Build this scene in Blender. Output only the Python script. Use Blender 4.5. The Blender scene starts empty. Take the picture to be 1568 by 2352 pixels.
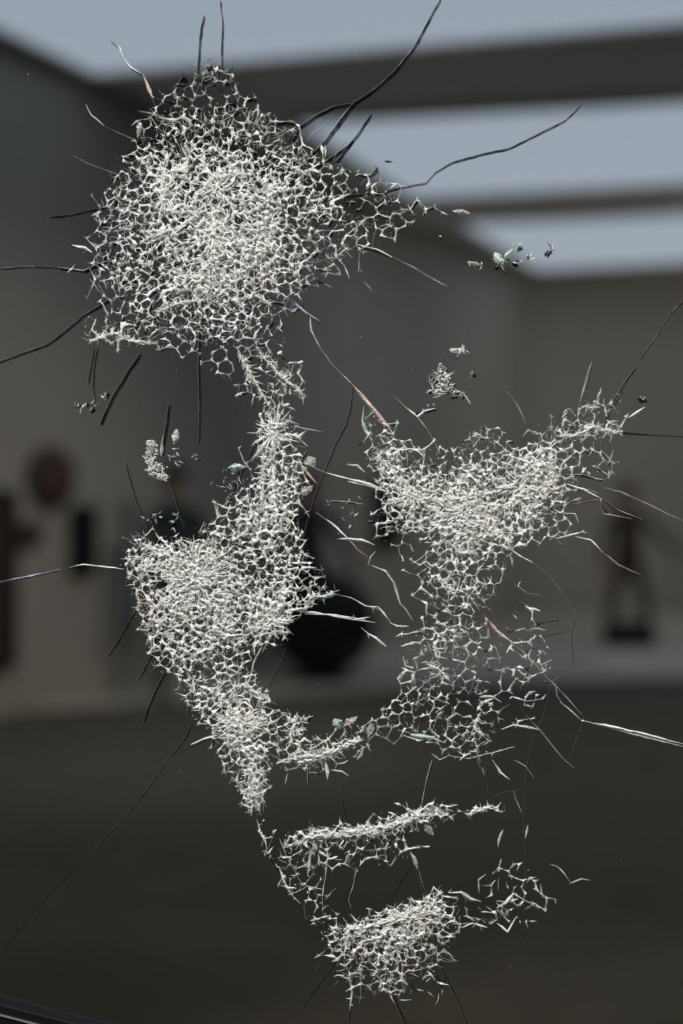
import bpy, bmesh, math, random
import numpy as np
from mathutils import Vector, Matrix
from mathutils.geometry import delaunay_2d_cdt

random.seed(11)
R = random.random
U = random.uniform
scene = bpy.context.scene
C = scene.collection

# ------------------------------------------------------------------ camera, world, lights, exposure
EYE = 1.5                      # eye height above the gallery floor
PANE_Y = 1.5                   # the pane stands 1.5 m in front of the lens
MM = 1.2 / 2352                # one unit of the drawing on the glass, in metres
cam_data = bpy.data.cameras.new('camera')
cam_data.sensor_fit = 'VERTICAL'
cam_data.sensor_width = 24
cam_data.sensor_height = 36
cam_data.lens = 36 * PANE_Y / 1.2
cam_data.clip_start = 0.05
cam_data.dof.use_dof = True
cam_data.dof.focus_distance = PANE_Y
cam_data.dof.aperture_fstop = 1.25
cam = bpy.data.objects.new('camera', cam_data)
cam.location = (0, 0, EYE)
cam.rotation_euler = (math.pi / 2, 0, 0)
C.objects.link(cam)
scene.camera = cam

world = bpy.data.worlds.new('world')
scene.world = world
world.use_nodes = True
world.node_tree.nodes['Background'].inputs[0].default_value = (0.9, 0.95, 1.0, 1)
world.node_tree.nodes['Background'].inputs[1].default_value = 0.02


SKY_EMIT = 1.35


def spot(name, loc, target, power, angle, blend, col):
    d = bpy.data.lights.new(name, 'SPOT')
    d.energy = power; d.spot_size = math.radians(angle); d.spot_blend = blend; d.color = col; d.shadow_soft_size = 0.15
    o = bpy.data.objects.new(name, d)
    o.location = loc
    o.rotation_euler = (Vector(target) - Vector(loc)).to_track_quat('-Z', 'Y').to_euler()
    C.objects.link(o)


spot('gallery_spot', (-1.5, -0.2, 4.6), (-0.08, 1.5, 1.52), 1060, 36, 0.5, (1.0, 0.955, 0.915))
spot('gallery_spot', (1.5, -0.5, 4.4), (0.0, 1.5, 1.45), 400, 38, 0.5, (1.0, 0.93, 0.87))
spot('added_floor_fill', (-1.0, 5.2, 4.8), (-1.0, 5.4, 0), 330, 125, 1.0, (1.0, 0.88, 0.72))  # added fill that lifts the carpet, not a known lamp
spot('added_floor_fill', (3.6, 7.0, 4.8), (3.6, 7.2, 0), 330, 125, 1.0, (1.0, 0.88, 0.72))  # second added fill, over the right part of the floor
spot('track_light', (3.0, 5.0, 4.6), (-2.6, 9.2, 0.4), 1450, 54, 1.0, (1.0, 0.94, 0.86))
spot('track_light', (5.0, 8.0, 4.6), (1.2, 15.5, 1.6), 800, 60, 1.0, (1.0, 0.94, 0.86))
spot('track_light', (6.0, 11.0, 4.6), (5.0, 18.9, 2.2), 850, 80, 1.0, (1.0, 0.94, 0.86))

scene.view_settings.view_transform = 'Standard'
scene.view_settings.look = 'None'
scene.view_settings.gamma = 1
scene.view_settings.use_curve_mapping = False
scene.view_settings.exposure = 0.0
scene.cycles.transparent_max_bounces = 32
scene.cycles.max_bounces = 8


# ------------------------------------------------------------------ materials
def mat(name, col, rough=0.6, metal=0.0, spec=0.5, bump=0.0, bscale=20, var=0.0, vscale=3, emit=None, alpha=1.0, alpha_var=0.0, ascale=400, sss=0):
    m = bpy.data.materials.new(name)
    m.use_nodes = True
    nt = m.node_tree
    b = nt.nodes['Principled BSDF']
    b.inputs['Base Color'].default_value = (*col, 1)
    b.inputs['Roughness'].default_value = rough
    b.inputs['Metallic'].default_value = metal
    b.inputs['Specular IOR Level'].default_value = spec
    b.inputs['Alpha'].default_value = alpha
    tc = nt.nodes.new('ShaderNodeTexCoord')
    if var:
        n = nt.nodes.new('ShaderNodeTexNoise')
        n.inputs['Scale'].default_value = vscale
        n.inputs['Detail'].default_value = 4
        mx = nt.nodes.new('ShaderNodeMapRange')
        mx.inputs['From Min'].default_value = 0.3
        mx.inputs['From Max'].default_value = 0.7
        mx.inputs['To Min'].default_value = 1 - var
        mx.inputs['To Max'].default_value = 1 + var
        h = nt.nodes.new('ShaderNodeHueSaturation')
        h.inputs['Color'].default_value = (*col, 1)
        nt.links.new(tc.outputs['Object'], n.inputs['Vector'])
        nt.links.new(n.outputs['Fac'], mx.inputs['Value'])
        nt.links.new(mx.outputs['Result'], h.inputs['Value'])
        nt.links.new(h.outputs['Color'], b.inputs['Base Color'])
    if alpha_var:
        n = nt.nodes.new('ShaderNodeTexNoise')
        n.inputs['Scale'].default_value = ascale
        n.inputs['Detail'].default_value = 2
        mx = nt.nodes.new('ShaderNodeMapRange')
        mx.inputs['From Min'].default_value = 0.38
        mx.inputs['From Max'].default_value = 0.62
        mx.inputs['To Min'].default_value = max(0, alpha - alpha_var)
        mx.inputs['To Max'].default_value = min(1, alpha + alpha_var)
        nt.links.new(tc.outputs['Object'], n.inputs['Vector'])
        nt.links.new(n.outputs['Fac'], mx.inputs['Value'])
        nt.links.new(mx.outputs['Result'], b.inputs['Alpha'])
    if bump:
        n = nt.nodes.new('ShaderNodeTexNoise')
        n.inputs['Scale'].default_value = bscale
        n.inputs['Detail'].default_value = 5
        bp = nt.nodes.new('ShaderNodeBump')
        bp.inputs['Strength'].default_value = bump
        bp.inputs['Distance'].default_value = 0.01
        nt.links.new(tc.outputs['Object'], n.inputs['Vector'])
        nt.links.new(n.outputs['Fac'], bp.inputs['Height'])
        nt.links.new(bp.outputs['Normal'], b.inputs['Normal'])
    if emit:
        b.inputs['Emission Color'].default_value = (*emit[:3], 1)
        b.inputs['Emission Strength'].default_value = emit[3]
    return m


def shard_mat(name, col, a0, a1, scale=620, spec=0.9):
    """broken glass: clear to milky in fine streaks, rough fracture faces."""
    m = bpy.data.materials.new(name)
    m.use_nodes = True
    nt = m.node_tree; N = nt.nodes.new; L = nt.links.new
    b = nt.nodes['Principled BSDF']
    b.inputs['Base Color'].default_value = (*col, 1)
    b.inputs['Roughness'].default_value = 0.3
    b.inputs['Specular IOR Level'].default_value = spec
    g = N('ShaderNodeNewGeometry')
    mp = N('ShaderNodeMapping'); mp.inputs['Scale'].default_value = (1, .35, 1)
    n = N('ShaderNodeTexNoise'); n.inputs['Scale'].default_value = scale; n.inputs['Detail'].default_value = 3; n.inputs['Distortion'].default_value = 1.2
    L(g.outputs['Position'], mp.inputs['Vector']); L(mp.outputs[0], n.inputs['Vector'])
    r = N('ShaderNodeMapRange'); r.inputs['From Min'].default_value = .40; r.inputs['From Max'].default_value = .60
    r.inputs['To Min'].default_value = a0; r.inputs['To Max'].default_value = a1
    L(n.outputs['Fac'], r.inputs['Value']); L(r.outputs[0], b.inputs['Alpha'])
    bp = N('ShaderNodeBump'); bp.inputs['Strength'].default_value = .32; bp.inputs['Distance'].default_value = .0006
    L(n.outputs['Fac'], bp.inputs['Height']); L(bp.outputs[0], b.inputs['Normal'])
    return m


def pane_material():
    m = bpy.data.materials.new('smoked_laminated_glass')
    m.use_nodes = True
    nt = m.node_tree
    nt.nodes.clear()
    out = nt.nodes.new('ShaderNodeOutputMaterial')
    tr = nt.nodes.new('ShaderNodeBsdfTransparent')
    tr.inputs[0].default_value = (0.545, 0.545, 0.535, 1)
    gl = nt.nodes.new('ShaderNodeBsdfGlossy')
    gl.inputs['Roughness'].default_value = 0.02
    gl.inputs['Color'].default_value = (1, 1, 1, 1)
    fr = nt.nodes.new('ShaderNodeFresnel')
    fr.inputs['IOR'].default_value = 1.45
    mx = nt.nodes.new('ShaderNodeMixShader')
    nt.links.new(fr.outputs[0], mx.inputs[0])
    nt.links.new(tr.outputs[0], mx.inputs[1])
    nt.links.new(gl.outputs[0], mx.inputs[2])
    nt.links.new(mx.outputs[0], out.inputs[0])
    return m


M = {
    'pane': pane_material(),
    'white': shard_mat('shattered_white_glass', (0.80, 0.82, 0.80), 0.34, 1.0, 420),
    'bright': shard_mat('crushed_white_glass', (0.95, 0.95, 0.93), 0.80, 1.0, 500),
    'film': shard_mat('thin_glass_flake', (0.66, 0.67, 0.65), 0.10, 0.42),
    'green': shard_mat('green_edged_glass', (0.34, 0.46, 0.42), 0.45, 1.0),
    'grey': shard_mat('grey_fracture_glass', (0.34, 0.35, 0.345), 0.30, 0.9),
    'dark': shard_mat('dark_crack_and_shade_glass', (0.010, 0.011, 0.012), 0.50, 0.74, 60, 0.3),  # dark cracks, and the painted shade beside pale ones
    'copper': shard_mat('copper_glint_colour_glass', (0.55, 0.43, 0.38), 0.3, 1.0),  # warm glints of light put into the base colour
    'blue': shard_mat('blue_glint_colour_glass', (0.35, 0.42, 0.62), 0.4, 1.0),  # bluish glint painted as base colour
    'rim': mat('black_rim', (0.006, 0.006, 0.006), 0.35),
    'bead': mat('steel_bead', (0.35, 0.35, 0.37), 0.4, metal=0.6),
    'plinth': mat('black_plinth', (0.012, 0.012, 0.012), 0.5, var=0.1),
    'wall': mat('grey_plaster', (0.34, 0.32, 0.29), 0.9, bump=0.1, bscale=8, var=0.03, vscale=1.5),
    'ceiling': mat('dark_grey_ceiling', (0.90, 0.89, 0.88), 0.9, bump=0.1, var=0.04),
    'floor': mat('grey_concrete', (0.50, 0.46, 0.41), 0.9, spec=0.1, bump=0.1, var=0.06),
    'carpet': mat('dark_brown_carpet', (0.112, 0.105, 0.088), 0.95, spec=0.1, bump=0.3, bscale=90, var=0.08),
    'runner': mat('pale_runner', (0.60, 0.58, 0.54), 0.9, spec=0.1, bump=0.2, bscale=60, var=0.05),
    'diffuser': mat('skylight_diffuser', (0.8, 0.8, 0.8), 0.6, emit=(0.74, 0.89, 1.09, SKY_EMIT)),
    'black': mat('matt_black', (0.008, 0.008, 0.008), 0.6, spec=0.2),
    'red': mat('deep_red', (0.055, 0.03, 0.03), 0.8, var=0.2),
    'maroon': mat('maroon_brown', (0.06, 0.028, 0.026), 0.8, var=0.2),
    'skin': mat('skin', (0.42, 0.27, 0.21), 0.6),
    'teal_cloth': mat('dark_teal_cloth', (0.012, 0.03, 0.03), 0.9, var=0.1),
    'purple_cloth': mat('dark_purple_cloth', (0.035, 0.026, 0.04), 0.9, var=0.1),
    'brown_cloth': mat('dark_brown_cloth', (0.035, 0.018, 0.015), 0.9, var=0.1),
    'hair': mat('dark_hair', (0.015, 0.011, 0.009), 0.7),
}


# ------------------------------------------------------------------ object helpers
def tag(o, label=None, cat=None, group=None, kind=None):
    if label: o['label'] = label
    if cat: o['category'] = cat
    if group: o['group'] = group
    if kind: o['kind'] = kind
    return o


def obj(name, verts, faces, m, parent=None, loc=None):
    me = bpy.data.meshes.new(name)
    me.from_pydata(verts, [], faces)
    ms = m if isinstance(m, (list, tuple)) else [m]
    for x in ms: me.materials.append(x)
    me.update()
    o = bpy.data.objects.new(name, me)
    C.objects.link(o)
    if parent: o.parent = parent
    if loc: o.location = loc
    return o


def bm_obj(name, bm, m, parent=None, loc=None, smooth=False):
    me = bpy.data.meshes.new(name)
    bm.to_mesh(me)
    bm.free()
    for x in (m if isinstance(m, (list, tuple)) else [m]): me.materials.append(x)
    if smooth:
        for p in me.polygons: p.use_smooth = True
    o = bpy.data.objects.new(name, me)
    C.objects.link(o)
    if parent: o.parent = parent
    if loc: o.location = loc
    return o


def prism(name, pts, z0, z1, m, parent=None, loc=None, bevel=0):
    bm = bmesh.new()
    lo = [bm.verts.new((x, y, z0)) for x, y in pts]
    hi = [bm.verts.new((x, y, z1)) for x, y in pts]
    n = len(pts)
    bm.faces.new(lo[::-1]); bm.faces.new(hi)
    for i in range(n):
        bm.faces.new((lo[i], lo[(i + 1) % n], hi[(i + 1) % n], hi[i]))
    bmesh.ops.recalc_face_normals(bm, faces=bm.faces)
    if bevel:
        bmesh.ops.bevel(bm, geom=bm.edges[:], offset=bevel, segments=2, affect='EDGES')
    return bm_obj(name, bm, m, parent, loc)


def box(name, c, d, m, parent=None, bevel=0, rz=0):
    x, y, z = d[0] / 2, d[1] / 2, d[2] / 2
    o = prism(name, [(-x, -y), (x, -y), (x, y), (-x, y)], -z, z, m, parent, c, bevel)
    o.rotation_euler.z = rz
    return o


# ------------------------------------------------------------------ the gallery, built behind the glass to stand in for its reflection
CEIL = 5.0
def wall_x(y): return -7.70 + 0.555 * y            # face of the long side wall
BACK = 18.9
WA = math.atan2(1, 0.555)                           # its direction

prism('floor', [(-9, -3), (9.5, -3), (9.5, 20), (-9, 20)], -0.1, 0, M['floor'])['kind'] = 'structure'
prism('ceiling', [(-9.6, -3), (9.5, -3), (9.5, 20), (-9.6, 20)], CEIL, CEIL + 0.15, M['ceiling'])['kind'] = 'structure'
w = prism('wall_left', [(wall_x(-3), -3), (wall_x(BACK + .3), BACK + .3), (wall_x(BACK + .3) - .2, BACK + .4), (wall_x(-3) - .2, -2.9)], 0, CEIL, M['wall'])
w['kind'] = 'structure'
w = prism('wall_back', [(wall_x(BACK), BACK), (9.5, BACK), (9.5, BACK + .2), (wall_x(BACK), BACK + .2)], 0, CEIL, M['wall'])
w['kind'] = 'structure'
w = prism('wall_right', [(9.3, -3), (9.5, -3), (9.5, BACK), (9.3, BACK)], 0, CEIL, M['wall'])
w['kind'] = 'structure'


def ray_xy(u, v, height):
    """floor or ceiling point at a given height, from angles of sight (u right, v down, of 2940)."""
    y = (height - EYE) * 2940 / (1176 - v)
    return ((u - 784) / 2940 * y, y)


# carpet and runner on the floor
tag(prism('carpet', [(-4.6, 2.0), (8.8, 2.0), (8.8, 12.0), (1.5, 11.3), wall_pt := (wall_x(9.55) + .05, 9.55), (wall_x(6.2) + .05, 6.2)], 0.0, 0.012, M['carpet']),
    'dark brown carpet covering the near part of the gallery floor', 'carpet')
tag(prism('runner', [(2.6, 12.25), (8.8, 12.5), (8.8, 14.0), (2.5, 13.7)], 0.0, 0.012, M['runner']),
    'pale grey runner on the floor in front of the figure at the right', 'runner')


def skylight(pts, label):
    """ceiling light: emissive diffuser in a shallow frame, hung just under the ceiling."""
    e = bpy.data.objects.new('skylight', None)
    C.objects.link(e)
    cx = sum(p[0] for p in pts) / 4; cy = sum(p[1] for p in pts) / 4
    e.location = (cx, cy, CEIL)
    tag(e, label, 'skylight', 'long skylights in the gallery ceiling')
    q = [(x - cx, y - cy) for x, y in pts]
    prism('diffuser', q, -0.045, -0.015, M['diffuser'], e)
    for i in range(4):
        a, b = Vector(q[i]), Vector(q[(i + 1) % 4])
        t = (b - a).normalized(); n = Vector((t.y, -t.x)) * 0.06
        if n.dot((a + b) / 2) < 0: n = -n
        prism('frame', [a, b, b + n, a + n], -0.08, 0.0, M['ceiling'], e)
    return e


skylight([(-1.93, 10.05), (2.39, 8.98), (7.6, 7.7), (7.6, 4.7), (-3.5, 7.05)][:1] + [(7.6, 7.75), (7.6, 5.0), (-3.30, 7.45)],
         'widest pale blue skylight across the top of the picture, nearest to the viewer')
skylight([(-0.40, 11.30), (8.6, 9.7), (8.6, 12.3), (0.80, 14.0)],
         'pale blue middle skylight, between the nearest and the farthest one')
skylight([(1.42, 15.25), (8.9, 13.9), (8.9, 16.3), (2.78, 18.15)],
         'shortest pale blue skylight at the right, farthest from the viewer')

def on_wall(u, v, w_, h_, name, label, cat, m, round_=False, parts=None):
    """hang a piece on the long side wall; u, v its line of sight."""
    k = (u - 784) / 2940
    y = -7.70 / (k - 0.555)
    x = k * y
    z = EYE + (1176 - v) / 2940 * y
    nrm = Vector((math.sin(WA), -math.cos(WA)))
    e = bpy.data.objects.new(name, None); C.objects.link(e)
    e.location = (x + nrm.x * 0.03, y + nrm.y * 0.03, z)
    e.rotation_euler.z = WA
    tag(e, label, cat)
    H = h_ / 2940 * y / 2
    W = w_ / 2940 * y / 2 / 0.62
    bm = bmesh.new()
    if round_:
        bmesh.ops.create_uvsphere(bm, u_segments=28, v_segments=16, radius=1)
        for v_ in bm.verts:
            v_.co = Vector((v_.co.x * W * (1 + .1 * v_.co.z), v_.co.y * 0.06, v_.co.z * H))
        bm_obj('panel', bm, m, e, smooth=True)
        b2 = bmesh.new(); bmesh.ops.create_uvsphere(b2, u_segments=16, v_segments=10, radius=1)
        for v_ in b2.verts: v_.co = Vector((v_.co.x * W * .35, v_.co.y * .03 - .06, v_.co.z * H * .45 - H * .15))
        bm_obj('inlay', b2, M['maroon'], e, smooth=True)
    else:
        bmesh.ops.create_cube(bm, size=1)
        for v_ in bm.verts: v_.co = Vector((v_.co.x * W * 2, v_.co.y * .05, v_.co.z * H * 2))
        bmesh.ops.bevel(bm, geom=bm.edges[:], offset=0.012, segments=2, affect='EDGES')
        bm_obj('panel', bm, m, e)
        for s in (-1, 1):
            box('frame_bar', (s * W, -.02, 0), (.03, .07, H * 2 + .03), M['black'], e)
            box('frame_bar', (0, -.02, s * H), (W * 2, .07, .03), M['black'], e)
    return e


on_wall(112, 1100, 100, 150, 'wall_relief', 'blurred oval dark red relief on the wall at the left', 'wall art', M['red'], True)
on_wall(62, 1228, 48, 70, 'wall_relief', 'small blurred brownish red relief below the oval red one', 'wall art', M['red'], True)
on_wall(181, 1240, 42, 150, 'wall_panel', 'narrow black upright panel on the left wall, beside the red reliefs', 'wall art', M['black'])
on_wall(-16, 1330, 60, 400, 'wall_panel', 'tall dark brownish panel cut by the left edge of the picture', 'wall art', M['brown_cloth'])
on_wall(880, 1180, 72, 150, 'wall_panel', 'short dark panel on the wall behind the white eye at the right', 'wall art', M['black'])


# ------------------------------------------------------------------ blurred visitors
def person(name, label, loc, rz, cloth, trousers, H=1.78, spread=0.12, arm=((0.24, 0.02, 0.78), (0.26, -0.08, 0.50)), arm2=None):
    k = H / 1.78
    e = bpy.data.objects.new(name, None); C.objects.link(e)
    e.location = loc; e.rotation_euler.z = rz
    tag(e, label, 'person')
    J = {}
    vs, es, rs = [], [], []
    def j(n, p, r):
        J[n] = len(vs); vs.append(Vector(p) * k); rs.append(r * k)
    def c(a, b): es.append((J[a], J[b]))
    j('pelvis', (0, 0, .95), .15); j('waist', (0, 0, 1.10), .13); j('chest', (0, 0, 1.30), .16)
    j('upchest', (0, .01, 1.42), .12); j('neck', (0, .0, 1.52), .055); j('chin', (0, -.01, 1.58), .06); j('head', (0, -.01, 1.67), .088); j('crown', (0, 0, 1.72), .07)
    for a, b in (('pelvis', 'waist'), ('waist', 'chest'), ('chest', 'upchest'), ('upchest', 'neck'), ('neck', 'chin'), ('chin', 'head'), ('head', 'crown')): c(a, b)
    arms = {1: arm, -1: arm2 or tuple((-p[0], p[1], p[2]) for p in arm)}
    for s in (1, -1):
        n = 'r' if s > 0 else 'l'
        hx = 0.09 * s; fx = spread * s
        j(n + 'hip', (hx, 0, .88), .095); j(n + 'knee', ((hx + fx) / 2 + .01 * s, -.02, .48), .06); j(n + 'ankle', (fx, .02, .09), .04)
        j(n + 'ball', (fx + .02 * s, -.10, .045), .042); j(n + 'toe', (fx + .03 * s, -.17, .035), .03)
        c('pelvis', n + 'hip'); c(n + 'hip', n + 'knee'); c(n + 'knee', n + 'ankle'); c(n + 'ankle', n + 'ball'); c(n + 'ball', n + 'toe')
        el, wr = arms[s]
        j(n + 'sh', (.185 * s, .01, 1.42), .06); j(n + 'el', (el[0], el[1], el[2] + .30), .045); j(n + 'wr', (wr[0], wr[1], wr[2] + .32), .03)
        d = (vs[J[n + 'wr']] - vs[J[n + 'el']]).normalized()
        hp = vs[J[n + 'wr']] / k + d * .07
        j(n + 'palm', hp, .032)
        c('upchest', n + 'sh'); c(n + 'sh', n + 'el'); c(n + 'el', n + 'wr'); c(n + 'wr', n + 'palm')
        side = Vector((0, 1, 0))
        for q in range(4):
            j(n + 'f%d' % q, hp + d * (.075 + (.012, .02, .015, 0)[q]) + side * (q - 1.5) * .022, .009)
            c(n + 'palm', n + 'f%d' % q)
        j(n + 'th', hp + side * -.05 + d * .03, .010); c(n + 'palm', n + 'th')
    me = bpy.data.meshes.new('body')
    me.from_pydata([tuple(v) for v in vs], es, [])
    o = bpy.data.objects.new('body', me); C.objects.link(o)
    sk = o.modifiers.new('skin', 'SKIN')
    for i, r in enumerate(rs): me.skin_vertices[0].data[i].radius = (r, r * (.72 if i < 4 else 1))
    me.skin_vertices[0].data[0].use_root = True
    ss = o.modifiers.new('sub', 'SUBSURF'); ss.levels = 2; ss.render_levels = 2
    bpy.context.view_layer.update()
    dg = bpy.context.evaluated_depsgraph_get()
    nm = bpy.data.meshes.new_from_object(o.evaluated_get(dg))
    o.modifiers.clear(); o.data = nm
    for m in (cloth, trousers, M['skin'], M['black']): nm.materials.append(m)
    wrs = [vs[J['rwr']], vs[J['lwr']]]
    for p in nm.polygons:
        p.use_smooth = True
        ct = p.center
        mi = 0
        if ct.z < .93 * k and abs(ct.x) < .34: mi = 1
        if ct.z < .10 * k: mi = 3
        if ct.z > 1.53 * k: mi = 2
        if min((ct - w_).length for w_ in wrs) < .03 * k or any((ct - vs[J[a]]).length < .11 * k for a in ('rpalm', 'lpalm')): mi = 2
        p.material_index = mi
    o.parent = e
    # hair, eyes, nose, mouth, ears
    bm = bmesh.new(); bmesh.ops.create_uvsphere(bm, u_segments=20, v_segments=14, radius=.108 * k)
    for v in list(bm.verts):
        v.co.z *= 1.1; v.co += Vector((0, .022, 1.70)) * k
    bmesh.ops.delete(bm, geom=[v for v in bm.verts if v.co.z < 1.66 * k and v.co.y < .0], context='VERTS')
    bm_obj('hair', bm, M['hair'], e, smooth=True)
    for s in (-1, 1):
        bm = bmesh.new(); bmesh.ops.create_uvsphere(bm, u_segments=8, v_segments=6, radius=.011 * k)
        bm_obj('eye', bm, M['black'], e, (.032 * s * k, -.085 * k, 1.655 * k), True)
        bm = bmesh.new(); bmesh.ops.create_uvsphere(bm, u_segments=8, v_segments=6, radius=.026 * k)
        for v in bm.verts: v.co.x *= .4
        bm_obj('ear', bm, M['skin'], e, (.085 * s * k, 0, 1.64 * k), True)
    bm = bmesh.new(); bmesh.ops.create_cone(bm, segments=8, radius1=.018 * k, radius2=.004 * k, depth=.05 * k, cap_ends=True)
    bm_obj('nose', bm, M['skin'], e, (0, -.10 * k, 1.635 * k), True)
    bm = bmesh.new(); bmesh.ops.create_cube(bm, size=1)
    for v in bm.verts: v.co = Vector((v.co.x * .045, v.co.y * .01, v.co.z * .01)) * k
    bm_obj('mouth', bm, M['maroon'], e, (0, -.086 * k, 1.60 * k))
    return e


person('person', 'blurred person in dark teal clothes by the wall, below the left eye highlight',
       ((405 - 784) / 2940 * 10.1, 10.1, 0.012), 0.5, M['teal_cloth'], M['black'], 1.84)
person('person', 'blurred person in dark purple clothes standing behind the big black ball',
       ((710 - 784) / 2940 * 12.35, 12.35, 0), 0.1, M['purple_cloth'], M['black'], 1.84, arm=((0.33, 0.0, 0.80), (0.42, -0.08, 0.58)))
person('person', 'blurred person in dark brown standing with legs apart near the right edge',
       ((1442 - 784) / 2940 * 14.7, 14.7, 0), 0.0, M['brown_cloth'], M['brown_cloth'], 1.80, spread=0.26,
       arm=((0.42, -0.02, 0.82), (0.68, -0.04, 0.66)), arm2=((-0.27, 0.02, 0.78), (-0.28, -0.08, 0.50)))

# black bag between the feet
e = bpy.data.objects.new('travel_bag', None); C.objects.link(e)
e.location = ((1442 - 784) / 2940 * 14.3, 14.3, 0)
tag(e, 'low black travel bag on the floor between the legs of the person at the right', 'bag')
box('body', (0, 0, .13), (.56, .24, .26), M['black'], e, bevel=.04)
bm = bmesh.new()
for i in range(13):
    a = math.pi * i / 12
    bmesh.ops.create_cube(bm, size=.022, matrix=Matrix.Translation((math.cos(a) * .12, 0, .25 + math.sin(a) * .08)))
bm_obj('handle', bm, M['black'], e)

# big black ball
e = bpy.data.objects.new('ball_sculpture', None); C.objects.link(e)
BY = 11.5
e.location = ((742 - 784) / 2940 * BY, BY, 0)
tag(e, 'big blurred black ball standing on the floor behind the middle of the glass', 'sculpture')
bm = bmesh.new(); bmesh.ops.create_uvsphere(bm, u_segments=48, v_segments=32, radius=.47)
bm_obj('ball', bm, M['black'], e, (0, 0, .50), True)
bm = bmesh.new(); bmesh.ops.create_cone(bm, segments=32, radius1=.24, radius2=.19, depth=.07, cap_ends=True)
bm_obj('base', bm, M['black'], e, (0, 0, .035))
bm = bmesh.new(); bmesh.ops.create_uvsphere(bm, u_segments=16, v_segments=10, radius=.07)
for v in bm.verts: v.co.y *= .25
tag(bm_obj('badge', bm, M['red'], e, (.22, -.41, .30), True), 'dull red spot on the black ball')

# ------------------------------------------------------------------ the glass pane
T = 0.018                                            # pane thickness
pane = bpy.data.objects.new('cracked_glass_pane', None)
C.objects.link(pane)
pane.location = (0, PANE_Y, 0.78)
tag(pane, 'dark laminated glass pane with a face drawn in white hammered cracks', 'glass artwork')
def P(u, v, h=0.0):
    """drawing units on the pane, h metres out of its front face -> pane local coordinates."""
    return ((u - 784) * MM, -h, EYE + (1176 - v) * MM - 0.78)

sl = math.radians(14.5)
dx, dz = math.cos(sl), -math.sin(sl)                 # along the bottom edge
A0 = Vector((P(0, 2308)[0], P(0, 2308)[2]))
def along(s, t):                                     # s along the edge, t up from it
    return (A0.x + dx * s - dz * t, A0.y + dz * s + dx * t)
def slab(name, s0, s1, t0, t1, y0, y1, m, parent):
    q = [along(s0, t0), along(s1, t0), along(s1, t1), along(s0, t1)]
    v = [(x, y0, z) for x, z in q] + [(x, y1, z) for x, z in q]
    return obj(name, v, [(0, 1, 2, 3), (7, 6, 5, 4), (0, 4, 5, 1), (1, 5, 6, 2), (2, 6, 7, 3), (3, 7, 4, 0)], m, parent)
slab('glass_sheet', -0.35, 1.15, 0.0, 1.85, 0.0, T, M['pane'], pane)
slab('bottom_rim', -0.36, 1.16, -0.05, 0.001, -0.004, T + .01, M['rim'], pane)
tag(slab('rim_bead', -0.36, 1.16, -0.0105, -0.0085, -0.0055, -0.0042, M['bead'], pane), 'thin steel line along the black rim')
# black plinth that carries the rim
q0, q1 = along(-0.36, -0.05), along(1.16, -0.05)
zb = -0.78
v = [(q0[0], -.08, zb), (q1[0], -.08, zb), (q1[0], -.08, q1[1]), (q0[0], -.08, q0[1])]
v += [(x, .12, z) for x, y, z in v]
obj('plinth', v, [(0, 1, 2, 3), (7, 6, 5, 4), (0, 4, 5, 1), (1, 5, 6, 2), (2, 6, 7, 3), (3, 7, 4, 0)], M['plinth'], pane)


# ---- density of the cracking, drawn as soft polygons (x, y on the pane)
GX, GY, GS = 392, 588, 4.0
yy, xx = np.mgrid[0:GY, 0:GX]
XC = (xx + .5) * GS; YC = (yy + .5) * GS
def poly_mask(pts):
    m = np.zeros((GY, GX), bool)
    n = len(pts)
    for i in range(n):
        x1, y1 = pts[i]; x2, y2 = pts[(i + 1) % n]
        if y1 == y2: continue
        c = ((y1 > YC) != (y2 > YC)) & (XC < (x2 - x1) * (YC - y1) / (y2 - y1) + x1)
        m ^= c
    return m.astype(float)
def blur(a, r):
    k = max(1, int(r / GS))
    for _ in range(2):
        for ax in (0, 1):
            c = np.cumsum(np.pad(a, [(k + 1, k) if i == ax else (0, 0) for i in (0, 1)], mode='edge'), axis=ax)
            a = (np.take(c, range(2 * k + 1, c.shape[ax]), axis=ax) - np.take(c, range(0, c.shape[ax] - 2 * k - 1), axis=ax)) / (2 * k + 1)
    return a
D = np.zeros((GY, GX))
def poly(level, soft, pts):
    global D
    a = blur(poly_mask(pts), soft)[:GY, :GX]
    D = np.maximum(D, a * level)
def stroke(level, w, pts):
    """soft band of half-width w along a polyline."""
    global D
    best = np.full((GY, GX), 1e9)
    for (x1, y1), (x2, y2) in zip(pts, pts[1:]):
        L = (x2 - x1) ** 2 + (y2 - y1) ** 2 + 1e-6
        t = np.clip(((XC - x1) * (x2 - x1) + (YC - y1) * (y2 - y1)) / L, 0, 1)
        d = np.hypot(XC - x1 - t * (x2 - x1), YC - y1 - t * (y2 - y1))
        best = np.minimum(best, d)
    D = np.maximum(D, level * np.clip(1.4 - best / w, 0, 1))
def hot(x, y, rx, ry, add, ang=0):
    global D
    c, s = math.cos(math.radians(ang)), math.sin(math.radians(ang))
    u = (XC - x) * c + (YC - y) * s; w = -(XC - x) * s + (YC - y) * c
    D = D + add * np.exp(-(u / rx) ** 2 - (w / ry) ** 2) * np.clip(D * 3, 0, 1)

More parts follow.
